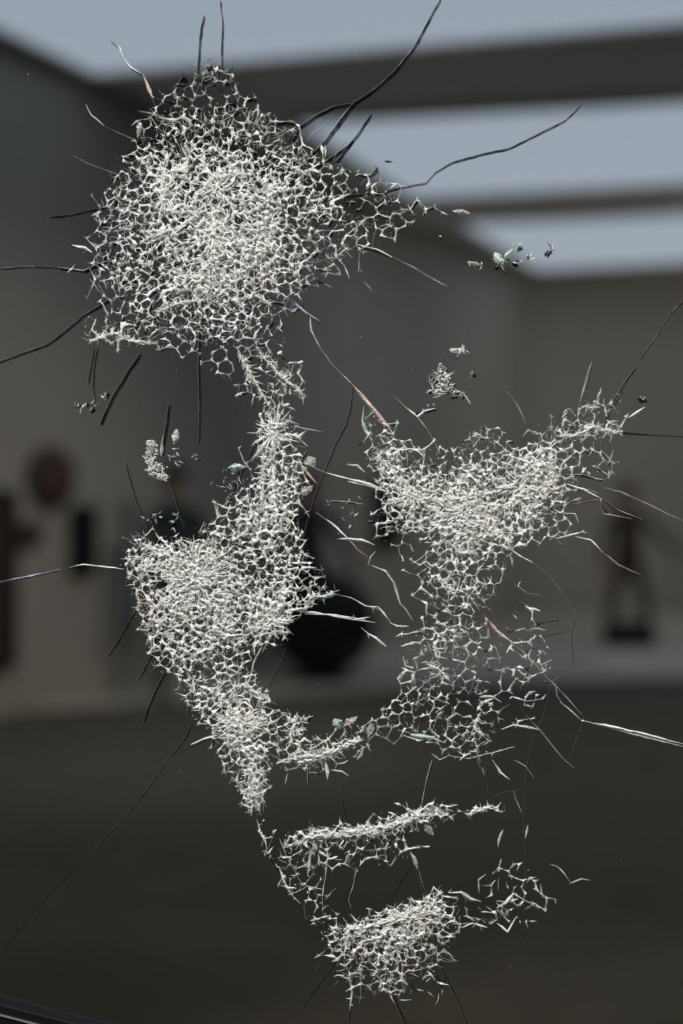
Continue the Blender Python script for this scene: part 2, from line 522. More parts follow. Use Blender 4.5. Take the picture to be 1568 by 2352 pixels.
# forehead and hair
poly(.36, 10, [(500, 140), (540, 195), (590, 235), (650, 265), (690, 305), (705, 350), (760, 360), (830, 385), (905, 405), (915, 440), (930, 470),
               (1000, 462), (1085, 487), (1005, 500), (950, 525), (900, 560), (850, 580), (800, 610), (760, 640), (710, 655), (695, 690), (690, 740), (640, 745),
               (660, 800), (705, 850), (700, 905), (655, 950), (600, 955), (575, 915), (530, 885), (470, 850), (440, 815), (385, 805), (300, 800), (195, 795),
               (190, 735), (240, 705), (205, 660), (200, 590), (215, 545), (205, 485), (240, 435), (265, 380), (300, 340), (325, 290), (330, 255), (390, 205), (440, 165)])
poly(.64, 22, [(400, 235), (500, 225), (620, 260), (690, 320), (740, 375), (800, 420), (800, 520), (760, 600), (690, 650), (640, 720), (540, 790),
               (440, 790), (340, 790), (280, 750), (250, 680), (230, 600), (260, 500), (290, 400), (340, 300)])
poly(.92, 34, [(380, 340), (500, 330), (620, 370), (720, 420), (740, 480), (690, 560), (640, 650), (540, 720), (420, 720), (340, 660), (330, 560), (340, 440)])
hot(378, 440, 16, 60, .55); hot(490, 430, 60, 22, .6, -30); hot(500, 540, 22, 90, .6); hot(575, 500, 60, 50, .25); hot(430, 650, 60, 30, .3)
hot(640, 440, 60, 30, .3, 10); hot(590, 590, 40, 40, .3); hot(250, 770, 50, 14, .3)
# nose ridge, left eye side
poly(.62, 8, [(598, 945), (655, 950), (690, 975), (680, 1040), (715, 1080), (700, 1130), (690, 1190), (700, 1250), (720, 1300), (740, 1345), (785, 1358), (745, 1388),
              (690, 1405), (665, 1450), (640, 1480), (590, 1500), (570, 1530), (620, 1590), (630, 1630), (670, 1640), (690, 1690), (760, 1690), (830, 1680), (840, 1710),
              (770, 1730), (700, 1765), (640, 1750), (610, 1800), (605, 1870), (570, 1870), (545, 1810), (505, 1770), (500, 1710), (450, 1660), (420, 1610), (385, 1560),
              (345, 1530), (325, 1450), (300, 1370), (285, 1290), (290, 1215), (340, 1225), (420, 1245), (480, 1200), (520, 1140), (560, 1115), (592, 1060), (585, 1000)])
poly(.92, 14, [(300, 1250), (420, 1245), (520, 1170), (600, 1130), (680, 1150), (690, 1330), (660, 1440), (560, 1480), (480, 1530), (400, 1540), (350, 1480), (320, 1360)])
hot(620, 1000, 26, 60, .6); hot(630, 1120, 26, 90, .45); hot(440, 1320, 110, 45, .55, 10); hot(470, 1290, 22, 70, .35, 25); hot(620, 1430, 60, 22, .65, -15)
hot(560, 1660, 50, 40, .6); hot(580, 1790, 22, 70, .7); hot(420, 1390, 90, 22, .3); hot(500, 1600, 50, 30, .25); hot(350, 1300, 40, 40, .3)
stroke(.95, 11, [(690, 1750), (740, 1735), (790, 1712), (840, 1700)]); stroke(.9, 15, [(672, 1650), (675, 1700)])
# thin out: eye hollow and cheek fringe are left open by the outlines above
# right eye, brow and cheek
poly(.34, 8, [(838, 930), (885, 955), (925, 1000), (1000, 1035), (1050, 1010), (1110, 965), (1140, 995), (1210, 995), (1260, 970), (1320, 925), (1360, 905), (1395, 915),
              (1440, 870), (1425, 930), (1405, 965), (1470, 990), (1410, 1005), (1345, 1020), (1420, 1045), (1425, 1085), (1340, 1110), (1300, 1130), (1320, 1225), (1260, 1250),
              (1190, 1265), (1165, 1310), (1155, 1360), (1125, 1410), (1150, 1450), (1150, 1520), (1165, 1580), (1150, 1620), (1210, 1640), (1190, 1690), (1120, 1715), (1095, 1755),
              (1030, 1745), (960, 1700), (870, 1705), (820, 1690), (850, 1640), (905, 1600), (925, 1565), (925, 1500), (950, 1440), (965, 1370), (945, 1310), (905, 1275), (860, 1240),
              (835, 1190), (860, 1150), (850, 1100), (830, 1050), (835, 980)])
poly(.9, 14, [(860, 1040), (900, 1020), (960, 1080), (1050, 1080), (1120, 1030), (1220, 1020), (1290, 1010), (1280, 1100), (1260, 1180), (1200, 1230), (1110, 1260),
              (1040, 1270), (960, 1240), (880, 1210), (880, 1130)])
poly(.50, 14, [(1000, 1240), (1160, 1240), (1140, 1330), (1080, 1390), (1060, 1480), (1070, 1560), (1000, 1570), (970, 1480), (970, 1360)])
hot(1000, 1140, 110, 26, .55, 18); hot(1150, 1160, 110, 22, .55, -12); hot(1080, 1190, 50, 40, .5); hot(900, 1080, 30, 50, .35); hot(1230, 1110, 40, 40, .35)
hot(1000, 1520, 22, 40, .25); hot(1120, 1225, 60, 14, .4, 20); hot(1350, 990, 60, 12, .8, -8)
# lips and chin
stroke(.98, 22, [(680, 1935), (740, 1915), (820, 1910), (890, 1895), (960, 1872), (1020, 1862)])
stroke(.45, 26, [(690, 1960), (760, 1975), (850, 1960), (930, 1945)])
hot(830, 1905, 90, 12, .5, -8); hot(700, 1925, 30, 14, .3)
stroke(.85, 10, [(1060, 1870), (1110, 1855), (1155, 1860)])
poly(.5, 8, [(735, 2120), (800, 2110), (870, 2095), (950, 2060), (1015, 2040), (1060, 2090), (1050, 2160), (1020, 2220), (960, 2250), (905, 2290), (850, 2280), (800, 2270), (770, 2220), (745, 2180)])
poly(.9, 12, [(760, 2130), (850, 2100), (960, 2060), (1010, 2070), (1010, 2130), (960, 2180), (880, 2220), (800, 2190)])
hot(930, 2105, 70, 26, .65, -8); hot(840, 2140, 60, 22, .4); hot(980, 2090, 30, 20, .4)
stroke(.42, 16, [(600, 1900), (625, 1975), (665, 2045), (710, 2110), (760, 2160)])
stroke(.25, 40, [(650, 1940), (690, 2040), (740, 2080)])
poly(.24, 14, [(1040, 2060), (1090, 2030), (1150, 1970), (1230, 1960), (1290, 2090), (1200, 2110), (1130, 2130), (1050, 2150)])
poly(.20, 14, [(720, 1690), (840, 1650), (860, 1760), (900, 1790), (660, 1800)])
poly(.18, 14, [(1180, 1400), (1260, 1360), (1260, 1480), (1250, 1620), (1200, 1650), (1160, 1560)])
# eye highlights and loose clusters
stroke(.35, 10, [(980, 470), (1060, 486)])

# patchiness: some hand-sized areas took more blows than others
_rng = np.random.default_rng(3)
_n = blur(_rng.random((GY, GX)), 26); _n = (_n - _n.mean()) / _n.std()
_n2 = blur(_rng.random((GY, GX)), 10); _n2 = (_n2 - _n2.mean()) / _n2.std()
D = D * np.clip(1 + .16 * _n + .14 * _n2, .45, 1.6)

def dens(x, y):
    i = int(y / GS); j_ = int(x / GS)
    if 0 <= i < GY and 0 <= j_ < GX: return float(D[i, j_])
    return 0.0


# ---- mesh collector on the pane
class Shards:
    def __init__(self): self.v = []; self.f = []; self.m = []
    def path(self, pts, ws, h0=0.0, hr=0.0012, mi=0, deep=False):
        """closed three-sided sliver along pts (drawing units) with widths ws; ridge raised hr out of the glass."""
        n = len(pts)
        base = len(self.v)
        ro = U(-.35, .35)
        for i, (x, y) in enumerate(pts):
            a = pts[max(0, i - 1)]; b = pts[min(n - 1, i + 1)]
            tx, ty = b[0] - a[0], b[1] - a[1]
            L = math.hypot(tx, ty) or 1
            nx, ny = -ty / L, tx / L
            w = ws[i] / 2
            k = min(1, w / 3 + .15)
            self.v.append(P(x + nx * w, y + ny * w, h0 + U(-.3, .3) * hr * k))
            o = ro * w + U(-.5, .5) * w
            self.v.append(P(x + nx * o, y + ny * o, h0 + hr * k * U(.6, 1.6)))
            self.v.append(P(x - nx * w, y - ny * w, h0 + U(-.3, .3) * hr * k))
        for i in range(n - 1):
            a = base + 3 * i; b = a + 3
            self.f += [(a, a + 1, b + 1, b), (a + 1, a + 2, b + 2, b + 1), (a + 2, a, b, b + 2)]
            self.m += [mi] * 3
        self.f += [(base, base + 1, base + 2), (base + 3 * n - 1, base + 3 * n - 2, base + 3 * n - 3)]
        self.m += [mi] * 2
    def wall(self, pts, ws, depth, sx, sy, mi):
        """dark ribbon slanting into the pane"""
        n = len(pts); base = len(self.v)
        for i, (x, y) in enumerate(pts):
            a = pts[max(0, i - 1)]; b = pts[min(n - 1, i + 1)]
            tx, ty = b[0] - a[0], b[1] - a[1]; L = math.hypot(tx, ty) or 1
            nx, ny = -ty / L * ws[i] / 2, tx / L * ws[i] / 2
            j1 = U(.75, 1.15)
            self.v.append(P(x + nx, y + ny, -.0006)); self.v.append(P(x - nx, y - ny, -.0006))
            self.v.append(P(x + sx * j1 - nx * .4, y + sy * j1 - ny * .4, -depth)); self.v.append(P(x + sx * j1 + nx * .4, y + sy * j1 + ny * .4, -depth))
        for i in range(n - 1):
            a = base + 4 * i; b = a + 4
            for q in range(4):
                r = (q + 1) % 4
                self.f.append((a + q, a + r, b + r, b + q)); self.m.append(mi)
        self.f += [(base, base + 3, base + 2, base + 1), (base + 4 * n - 4, base + 4 * n - 3, base + 4 * n - 2, base + 4 * n - 1)]
        self.m += [mi] * 2
    def plate(self, pts, h0, hr, mi):
        """faceted flake: polygon fanned from a raised point, closed behind."""
        base = len(self.v); n = len(pts)
        cx = sum(p[0] for p in pts) / n + U(-2, 2); cy = sum(p[1] for p in pts) / n + U(-2, 2)
        for x, y in pts: self.v.append(P(x, y, h0 + U(-.5, .5) * hr))
        self.v.append(P(cx, cy, h0 + hr * U(.4, 1.6)))
        for i in range(n):
            self.f.append((base + n, base + i, base + (i + 1) % n)); self.m.append(mi)
        self.f.append(tuple(base + i for i in range(n))[::-1]); self.m.append(mi)
    def build(self, name, mats, parent):
        # the origin of each piece sits on the piece
        c = np.mean(np.array(self.v), axis=0)
        c = (float(c[0]), 0.0, float(c[2]))
        o = obj(name, [(a - c[0], b - c[1], d - c[2]) for a, b, d in self.v], self.f, mats, parent, c)
        if len(mats) > 1: o.data.polygons.foreach_set('material_index', self.m)
        return o

PAL = [M['white'], M['bright'], M['film'], M['green'], M['grey'], M['dark'], M['copper'], M['blue']]
WHITE, BRIGHT, FILM, GREEN, GREY, DARK, COPPER, BLUE = range(8)

def sample_points(rmin, rmax, thr, tries):
    """points whose spacing shrinks where the cracking is dense."""
    cell = rmin
    g = {}
    out = []
    ys, xs = np.nonzero(D > thr)
    wts = np.minimum(D[ys, xs], 1.2)
    wts = wts / wts.sum()
    rng = np.random.default_rng(int(rmin * 100))
    idx = rng.choice(len(ys), size=tries, p=wts)
    jx = rng.random(tries); jy = rng.random(tries)
    for k, i in enumerate(idx):
        x = (xs[i] + jx[k]) * GS; y = (ys[i] + jy[k]) * GS
        d = min(1, D[ys[i], xs[i]])
        r = (rmax + (rmin - rmax) * d) * (.62 + .75 * jy[(k * 7919) % tries] ** 1.3)
        ci, cj = int(x // cell), int(y // cell)
        span = int(r // cell) + 1
        ok = True
        for a in range(ci - span, ci + span + 1):
            for b in range(cj - span, cj + span + 1):
                for (px_, py_) in g.get((a, b), ()):
                    if (px_ - x) ** 2 + (py_ - y) ** 2 < r * r: ok = False; break
                if not ok: break
            if not ok: break
        if ok:
            g.setdefault((ci, cj), []).append((x, y)); out.append((x, y))
    return out

def voronoi(points):
    # a sparse frame of points around keeps the cells at the border finite
    pts = [Vector(p) for p in points]
    vs, _, fs, *_r = delaunay_2d_cdt(pts, [], [], 0, 1e-4)
    cc = []; em = {}
    for k, f in enumerate(fs):
        a, b, c = (vs[i] for i in f)
        d = 2 * (a.x * (b.y - c.y) + b.x * (c.y - a.y) + c.x * (a.y - b.y))
        if abs(d) < 1e-6: cc.append(None); continue
        ux = (a.length_squared * (b.y - c.y) + b.length_squared * (c.y - a.y) + c.length_squared * (a.y - b.y)) / d
        uy = (a.length_squared * (c.x - b.x) + b.length_squared * (a.x - c.x) + c.length_squared * (b.x - a.x)) / d
        cx, cy = (a.x + b.x + c.x) / 3, (a.y + b.y + c.y) / 3
        cc.append((ux * .35 + cx * .65 + U(-1.6, 1.6), uy * .35 + cy * .65 + U(-1.6, 1.6)))
        for i in range(3):
            em.setdefault(frozenset((f[i], f[(i + 1) % 3])), []).append(k)
    edges = [tuple(v) for v in em.values() if len(v) == 2 and cc[v[0]] and cc[v[1]]]
    return cc, edges

web = Shards(); crack_shade = Shards(); flakes = Shards()
big = []                                             # (size, Shards) candidates for single shards

IMPACTS = [(500, 440), (520, 560), (440, 1330), (620, 1000), (620, 1430), (560, 1670), (1060, 1180), (1180, 1130), (930, 2110), (820, 1910)]
def curve_pts(a, b, n, bow, jit):
    L = math.hypot(b[0] - a[0], b[1] - a[1]) or 1
    nx, ny = -(b[1] - a[1]) / L, (b[0] - a[0]) / L
    out = []
    for i in range(n):
        t = i / (n - 1)
        o = bow * L * math.sin(math.pi * t) + (U(-jit, jit) if 0 < i < n - 1 else 0)
        out.append((a[0] + (b[0] - a[0]) * t + nx * o, a[1] + (b[1] - a[1]) * t + ny * o))
    return out

def tone(d, x, y):
    """which glass an element shows: white in the thick of it, grey, green or dark at the fringe."""
    r = R()
    if y < 385 and 250 < x < 660:                     # the hair at the top stays dark
        f = min(1, (385 - y) / 170)
        if r < f * .85: return random.choice((DARK, GREY, GREY, FILM))
    if x < 310 and y < 700 and r < (310 - x) / 160: return random.choice((GREY, FILM, GREY, WHITE))
    if d > .8: return WHITE if r < .72 else (BRIGHT if r < .90 else FILM)
    right = x > 780 and y > 300
    low = x > 560 and y > 950
    if d > .5: return WHITE if r < (.70 if not right else .66) else (GREEN if r > .94 and low else (BRIGHT if r < .86 else random.choice((GREY, FILM))))
    if r < (.22 if (right or low) else .06): return GREEN
    if r < .38: return GREY
    if r < .52: return FILM
    if r < .57: return DARK
    if r < .58: return COPPER
    return WHITE

def thorn(sh, x, y, ang, L, w, mi, h):
    b = U(-.25, .25)
    p = [(x, y), (x + math.cos(ang) * L * .5, y + math.sin(ang) * L * .5), (x + math.cos(ang + b) * L, y + math.sin(ang + b) * L)]
    sh.path(p, [w, w * .55, .25], h, .0011, mi)

def network(rmin, rmax, thr, tries, keep, wnode, wmid, h, layer):
    pts = sample_points(rmin, rmax, thr, tries)
    cc, edges = voronoi(pts)
    deg = {}
    live = {}
    for a, b in edges:
        pa, pb = cc[a], cc[b]
        L = math.hypot(pa[0] - pb[0], pa[1] - pb[1])
        if L > rmax * 1.9 or L < 2.5: continue
        mx, my = (pa[0] + pb[0]) / 2, (pa[1] + pb[1]) / 2
        d = dens(mx, my)
        if d < thr * .8: continue
        if R() > keep * (.48 + .52 * min(1, d)): continue
        s = .62 + .55 * min(1.25, d)
        s *= U(.6, 1.35)
        mi = tone(d, mx, my)
        live.setdefault(a, []).append((b, L)); live.setdefault(b, []).append((a, L))
        # hairline along the joint, sometimes a fuller splinter
        cp = curve_pts(pa, pb, 5, U(-.08, .08), .9)
        f = U(.5, 1.3) * wmid * s
        web.path(cp, [f * U(.5, 1.2) for _ in range(5)], h + U(0, .0012), .0009, mi if R() < .6 else FILM)
        if R() < .22:
            web.path(curve_pts(pa, pb, 4, U(-.15, .15), 1.2), [.6, U(2, 5) * s, U(1, 3) * s, .4], h, .0014, mi)
        if R() < .30 and layer == 0 and d < .9:
            k = U(.4, 1.0)
            crack_shade.wall(cp[::2], [1.2] * 3, .007, 3.2 * k, 4.2 * k, DARK)  # dark ribbon standing in for the shadow beside a crack
        for q in (a, b): deg.setdefault(q, []).append((a if q == b else b))
    # a star-shaped plate on every joint, its arms reaching along the cracks
    for q, ns in live.items():
        x, y = cc[q]; d = dens(x, y); dd = min(1.2, d)
        if len(ns) == 1 and R() < .4: continue
        arms = []
        for nb, L in ns:
            an = math.atan2(cc[nb][1] - y, cc[nb][0] - x)
            arms.append((an + U(-.14, .14), L * U(.35, .95) * (.72 + .3 * dd)))
        for _ in range(random.choice((0, 1, 1, 2, 3, 5))):
            arms.append((U(-math.pi, math.pi), U(4, 13) * (.8 + .3 * (R() < .2) * 2)))
        if len(arms) < 3: arms.append((arms[0][0] + math.pi + U(-.7, .7), U(3, 9)))
        arms.sort()
        arms = [a_ for k, a_ in enumerate(arms) if k == 0 or a_[0] - arms[k - 1][0] > .28]
        r0 = wnode * U(.4, 1.6) * (.40 + .72 * dd) * .44
        mi = tone(d, x, y)
        pl = []
        m_ = len(arms)
        for k, (an, L) in enumerate(arms):
            nx_ = arms[(k + 1) % m_][0] + (2 * math.pi if k == m_ - 1 else 0)
            wd = U(.35, 1.9) * wnode * .15 * (.45 + .68 * dd)
            tip = (x + math.cos(an) * L, y + math.sin(an) * L)
            be = U(-.10, .10)
            mxp = (x + math.cos(an + be) * L * .5, y + math.sin(an + be) * L * .5)
            nx2, ny2 = -math.sin(an), math.cos(an)
            pl.append((mxp[0] - nx2 * wd, mxp[1] - ny2 * wd)); pl.append(tip); pl.append((mxp[0] + nx2 * wd, mxp[1] + ny2 * wd))
            ga = nx_ - an
            mid = an + ga / 2
            rr = r0 * U(.6, 1.3) * (1.25 if ga < 1.2 else 1)
            pl.append((x + math.cos(mid) * rr, y + math.sin(mid) * rr))
        sh = Shards() if layer == 0 and sum(a_[1] for a_ in arms) > 30 else web
        sh.plate(pl, h + U(0, .0015), .0016, mi)
        # bright broken edge along one or two arms
        for an, L in arms:
            if R() < .45:
                o = U(-1.5, 1.5)
                e0 = (x + math.cos(an) * L * .1 - math.sin(an) * o, y + math.sin(an) * L * .1 + math.cos(an) * o)
                e1 = (x + math.cos(an) * L * .95, y + math.sin(an) * L * .95)
                web.path(curve_pts(e0, e1, 3, U(-.05, .05), .4), [.8, U(.7, 1.5), .3], h + .002, .0006, (BRIGHT if R() < .5 else WHITE) if mi in (WHITE, BRIGHT, GREEN) else mi)
        if sh is not web: big.append((r0 * sum(a_[1] for a_ in arms), mi, sh))
    # flakes across the corners of cells
    for q, ns in deg.items():
        if len(ns) >= 2 and R() < .62:
            x, y = cc[q]; d = dens(x, y)
            if d < .2: continue
            i = random.randrange(len(ns)); j2 = (i + 1) % len(ns)
            p1, p2 = cc[ns[i]], cc[ns[j2]]
            f1, f2 = U(.3, .85), U(.3, .85)
            tri = [(x, y), (x + (p1[0] - x) * f1, y + (p1[1] - y) * f1), (x + ((p1[0] + p2[0]) / 2 - x) * U(.15, .3), y + ((p1[1] + p2[1]) / 2 - y) * U(.15, .3)),
                   (x + (p2[0] - x) * f2, y + (p2[1] - y) * f2)]
            flakes.plate(tri, h + U(0, .001), .0012, WHITE if R() < .3 * d + .1 else (FILM if R() < .75 else tone(d, x, y)))

network(22, 35, .13, 80000, 1.10, 8.6, 1.2, .0004, 0)
network(29, 52, .50, 40000, .55, 8.5, .8, .0020, 1)
network(17, 80, 1.12, 40000, .60, 7.0, .8, .0036, 2)

# needles that cross the network, mostly pointing at the hammer blows
ys, xs = np.nonzero(D > .3)
wt = np.minimum(D[ys, xs], 1.3) ** 1.6; wt /= wt.sum()
rng = np.random.default_rng(5)
for i in rng.choice(len(ys), size=2000, p=wt):
    x = (xs[i] + R()) * GS; y = (ys[i] + R()) * GS
    ix, iy = min(IMPACTS, key=lambda p: (p[0] - x) ** 2 + (p[1] - y) ** 2)
    an = math.atan2(y - iy, x - ix) + random.gauss(0, .55 if R() < .6 else 1.5)
    L = U(8, 34) if R() < .85 else U(30, 60)
    b = curve_pts((x, y), (x + math.cos(an) * L, y + math.sin(an) * L), 4, U(-.06, .06), .8)
    if dens(*b[-1]) < .18: continue
    w0 = U(.5, 1.7)
    web.path(b, [w0 * .5, w0, w0 * .8, .3], U(.001, .0045), .0008, tone(dens(x, y), x, y) if R() < .9 else FILM)
# finest threads
for i in rng.choice(len(ys), size=4200, p=wt):
    x = (xs[i] + R()) * GS; y = (ys[i] + R()) * GS
    an = U(0, 6.3); L = U(5, 22)
    web.path(curve_pts((x, y), (x + math.cos(an) * L, y + math.sin(an) * L), 4, U(-.12, .12), .7), [.3, U(.5, 1.0), .6, .25], U(.0015, .005), .0005,
             random.choice((BRIGHT, WHITE)) if dens(x, y) > .5 else tone(dens(x, y), x, y))
# crushed glass where the blows landed
wt = np.clip(D[ys, xs] - .95, 0, 1) ** 1.3; wt /= wt.sum()
for i in rng.choice(len(ys), size=3200, p=wt):
    x = (xs[i] + R()) * GS; y = (ys[i] + R()) * GS
    n = random.choice((3, 4, 5)); a0 = U(0, 6.3); r = U(.7, 3.6)
    el = U(.4, 1); ro = U(0, 3.14)
    pl = []
    for q in range(n):
        a = a0 + 6.283 * q / n + U(-.3, .3); rr = r * U(.6, 1.5)
        ux, uy = math.cos(a) * rr, math.sin(a) * rr * el
        pl.append((x + ux * math.cos(ro) - uy * math.sin(ro), y + ux * math.sin(ro) + uy * math.cos(ro)))
    flakes.plate(pl, U(.002, .005), .0016, random.choice((WHITE, WHITE, BRIGHT, BRIGHT, FILM, GREY)))

def resample(pts, step):
    out = [pts[0]]
    for a, b in zip(pts, pts[1:]):
        L = math.hypot(b[0] - a[0], b[1] - a[1]); n = max(1, int(L / step))
        nx, ny = -(b[1] - a[1]) / (L or 1), (b[0] - a[0]) / (L or 1)
        for i in range(1, n + 1):
            t = i / n; o = U(-1, 1) * (min(1.1, step * .05) if i < n else 0)
            out.append((a[0] + (b[0] - a[0]) * t + nx * o, a[1] + (b[1] - a[1]) * t + ny * o))
    return out

# thick milky ribs where cracks run together
def rib(w, pts):
    p = resample(pts, 7)
    n = len(p)
    for i, (x, y) in enumerate(p):
        e_ = min(1, .3 + 3 * min(i, n - 1 - i) / n)
        a = p[max(0, i - 1)]; b = p[min(n - 1, i + 1)]
        an = math.atan2(b[1] - a[1], b[0] - a[0])
        for _ in range(3):
            o = random.gauss(0, w * .24) * e_
            x0, y0 = x - math.sin(an) * o, y + math.cos(an) * o
            L = U(7, 20); a2 = an + random.gauss(0, .35); ww = U(1.5, w * .45) * e_
            web.path(curve_pts((x0 - math.cos(a2) * L / 2, y0 - math.sin(a2) * L / 2), (x0 + math.cos(a2) * L / 2, y0 + math.sin(a2) * L / 2), 4, U(-.1, .1), .7),
                     [.4, ww, ww * .8, .3], U(.002, .0045), .0015, random.choice((WHITE, WHITE, BRIGHT, BRIGHT, FILM)))
        for sgn in (-1, 1):
            if R() < .5:
                a2 = an + sgn * U(.5, 1.5)
                thorn(web, x, y, a2 + (math.pi if R() < .3 else 0), U(8, 22) * e_ + 4, U(2, 6), WHITE, .002)
RIBS = [(15, [(540, 400), (495, 410), (465, 440), (435, 480)]), (9, [(585, 402), (540, 404), (495, 408)]), (16, [(376, 400), (374, 440), (378, 485)]), (9, [(395, 350), (380, 380), (374, 410)]),
        (19, [(490, 490), (492, 540), (496, 610)]), (9, [(360, 480), (410, 490), (460, 488)]), (10, [(400, 530), (440, 505), (480, 480)]), (8, [(330, 555), (370, 535), (420, 525)]),
        (10, [(395, 625), (430, 640), (470, 632)]), (8, [(600, 420), (640, 440), (690, 432)]), (9, [(560, 440), (600, 460), (650, 470)]), (7, [(560, 520), (600, 560), (640, 580)]),
        (8, [(470, 600), (462, 640), (450, 690)]), (7, [(540, 560), (590, 550), (620, 500)]), (8, [(660, 380), (700, 400), (730, 380)]), (7, [(360, 720), (400, 700), (450, 690)]),
        (12, [(210, 785), (260, 768), (310, 785), (350, 790)]), (7, [(620, 700), (590, 680), (540, 690)]), (7, [(545, 800), (580, 870), (620, 935)]), (6, [(590, 800), (640, 860), (700, 910)]),
        (16, [(618, 955), (622, 1000), (632, 1040)]), (10, [(600, 970), (630, 985), (665, 965)]), (13, [(622, 1040), (630, 1100), (628, 1180)]), (9, [(605, 1040), (604, 1100), (600, 1170)]),
        (12, [(340, 1300), (400, 1325), (470, 1330), (540, 1320)]), (11, [(440, 1245), (452, 1290), (460, 1330)]), (10, [(490, 1240), (480, 1290), (470, 1330)]), (11, [(420, 1395), (470, 1390), (520, 1392)]),
        (9, [(330, 1250), (370, 1275), (420, 1300)]), (15, [(570, 1445), (620, 1435), (665, 1415)]), (10, [(590, 1460), (640, 1450)]), (8, [(400, 1440), (450, 1420), (500, 1390)]), (8, [(540, 1270), (500, 1300), (450, 1330)]),
        (13, [(510, 1650), (560, 1665), (610, 1650)]), (12, [(560, 1690), (600, 1660), (590, 1640)]), (13, [(570, 1740), (585, 1790), (590, 1850)]), (8, [(640, 1750), (690, 1735), (740, 1732)]),
        (13, [(690, 1748), (740, 1738), (790, 1712), (830, 1698)]), (14, [(680, 1640), (672, 1680), (668, 1710)]), (8, [(520, 1590), (560, 1570), (600, 1600)]),
        (12, [(900, 1115), (950, 1140), (1000, 1150)]), (11, [(1000, 1150), (1060, 1145), (1130, 1130), (1200, 1105)]), (9, [(1200, 1105), (1225, 1085), (1255, 1080)]), (12, [(1040, 1150), (1062, 1185), (1080, 1215)]),
        (10, [(1080, 1200), (1130, 1220), (1170, 1245)]), (9, [(960, 1150), (1010, 1180), (1060, 1190)]), (9, [(870, 1050), (900, 1080), (930, 1120)]), (9, [(1150, 1170), (1200, 1150), (1240, 1120)]),
        (8, [(880, 1100), (875, 1060), (865, 1040)]), (10, [(1280, 1002), (1320, 1000), (1360, 982), (1372, 975)]), (7, [(1380, 985), (1400, 992), (1425, 990)]), (7, [(1020, 1240), (1060, 1270), (1090, 1270)]),
        (7, [(975, 1520), (1010, 1540), (1030, 1560)]), (7, [(1000, 1320), (1040, 1360), (1080, 1350)]), (7, [(1100, 1640), (1090, 1670), (1110, 1690)]),
        (11, [(690, 1932), (720, 1918), (760, 1918)]), (12, [(770, 1918), (820, 1912), (870, 1905)]), (10, [(880, 1900), (930, 1885), (965, 1875)]), (7, [(1090, 1862), (1125, 1854), (1150, 1862)]),
        (13, [(800, 2130), (850, 2125), (900, 2105)]), (15, [(900, 2105), (940, 2100), (985, 2110)]), (10, [(930, 2085), (960, 2110), (970, 2140)]), (8, [(830, 2160), (870, 2150), (900, 2120)]), (8, [(985, 2080), (1000, 2060), (1010, 2045)])]
for r_ in RIBS: rib(*r_)
for cx_, cy_, n_, rr_, el_ in ((450, 1325, 170, 95, .8), (500, 430, 90, 80, .9), (500, 540, 80, 70, 1), (1060, 1175, 130, 90, .6), (625, 1430, 70, 55, .6), (560, 1662, 60, 50, .8),
                               (625, 1000, 50, 45, 1.2), (378, 450, 50, 40, 1.3), (940, 2105, 80, 65, .6), (940, 1140, 60, 60, .6), (1190, 1120, 60, 60, .7), (830, 1908, 40, 60, .3)):
    for _ in range(n_):
        a = U(0, 6.283); q = abs(random.gauss(0, .45)) * rr_
        x, y = cx_ + math.cos(a) * q, cy_ + math.sin(a) * q * el_
        a2 = a + random.gauss(0, .3); L = U(10, 36); ww = U(.9, 4.2)
        web.path(curve_pts((x, y), (x + math.cos(a2) * L, y + math.sin(a2) * L * max(.6, el_)), 4, U(-.08, .08), .7), [ww * .5, ww, ww * .6, .3], U(.002, .005), .0012,
                 random.choice((WHITE, BRIGHT, BRIGHT)))

dust = Shards()
wt = np.minimum(blur(D, 14)[ys, xs], 1.0); wt /= wt.sum()
for i in rng.choice(len(ys), size=6500, p=wt):
    x = (xs[i] + R()) * GS + random.gauss(0, 7); y = (ys[i] + R()) * GS + random.gauss(0, 7)
    r = U(.4, 1.5)
    a = U(0, 6.3)
    dust.plate([(x + math.cos(a + q * 2.09) * r * U(.6, 1.4), y + math.sin(a + q * 2.09) * r * U(.6, 1.4)) for q in range(3)], U(.0005, .004), .0014,
               random.choice((BRIGHT, WHITE, GREY, BRIGHT)))
for _ in range(70):
    x, y = U(20, 1550), U(20, 2330)
    r = U(.5, 1.6); a = U(0, 6.3)
    dust.plate([(x + math.cos(a + q * 2.09) * r, y + math.sin(a + q * 2.09) * r) for q in range(3)], .0002, .0006, random.choice((GREY, DARK, DARK)))

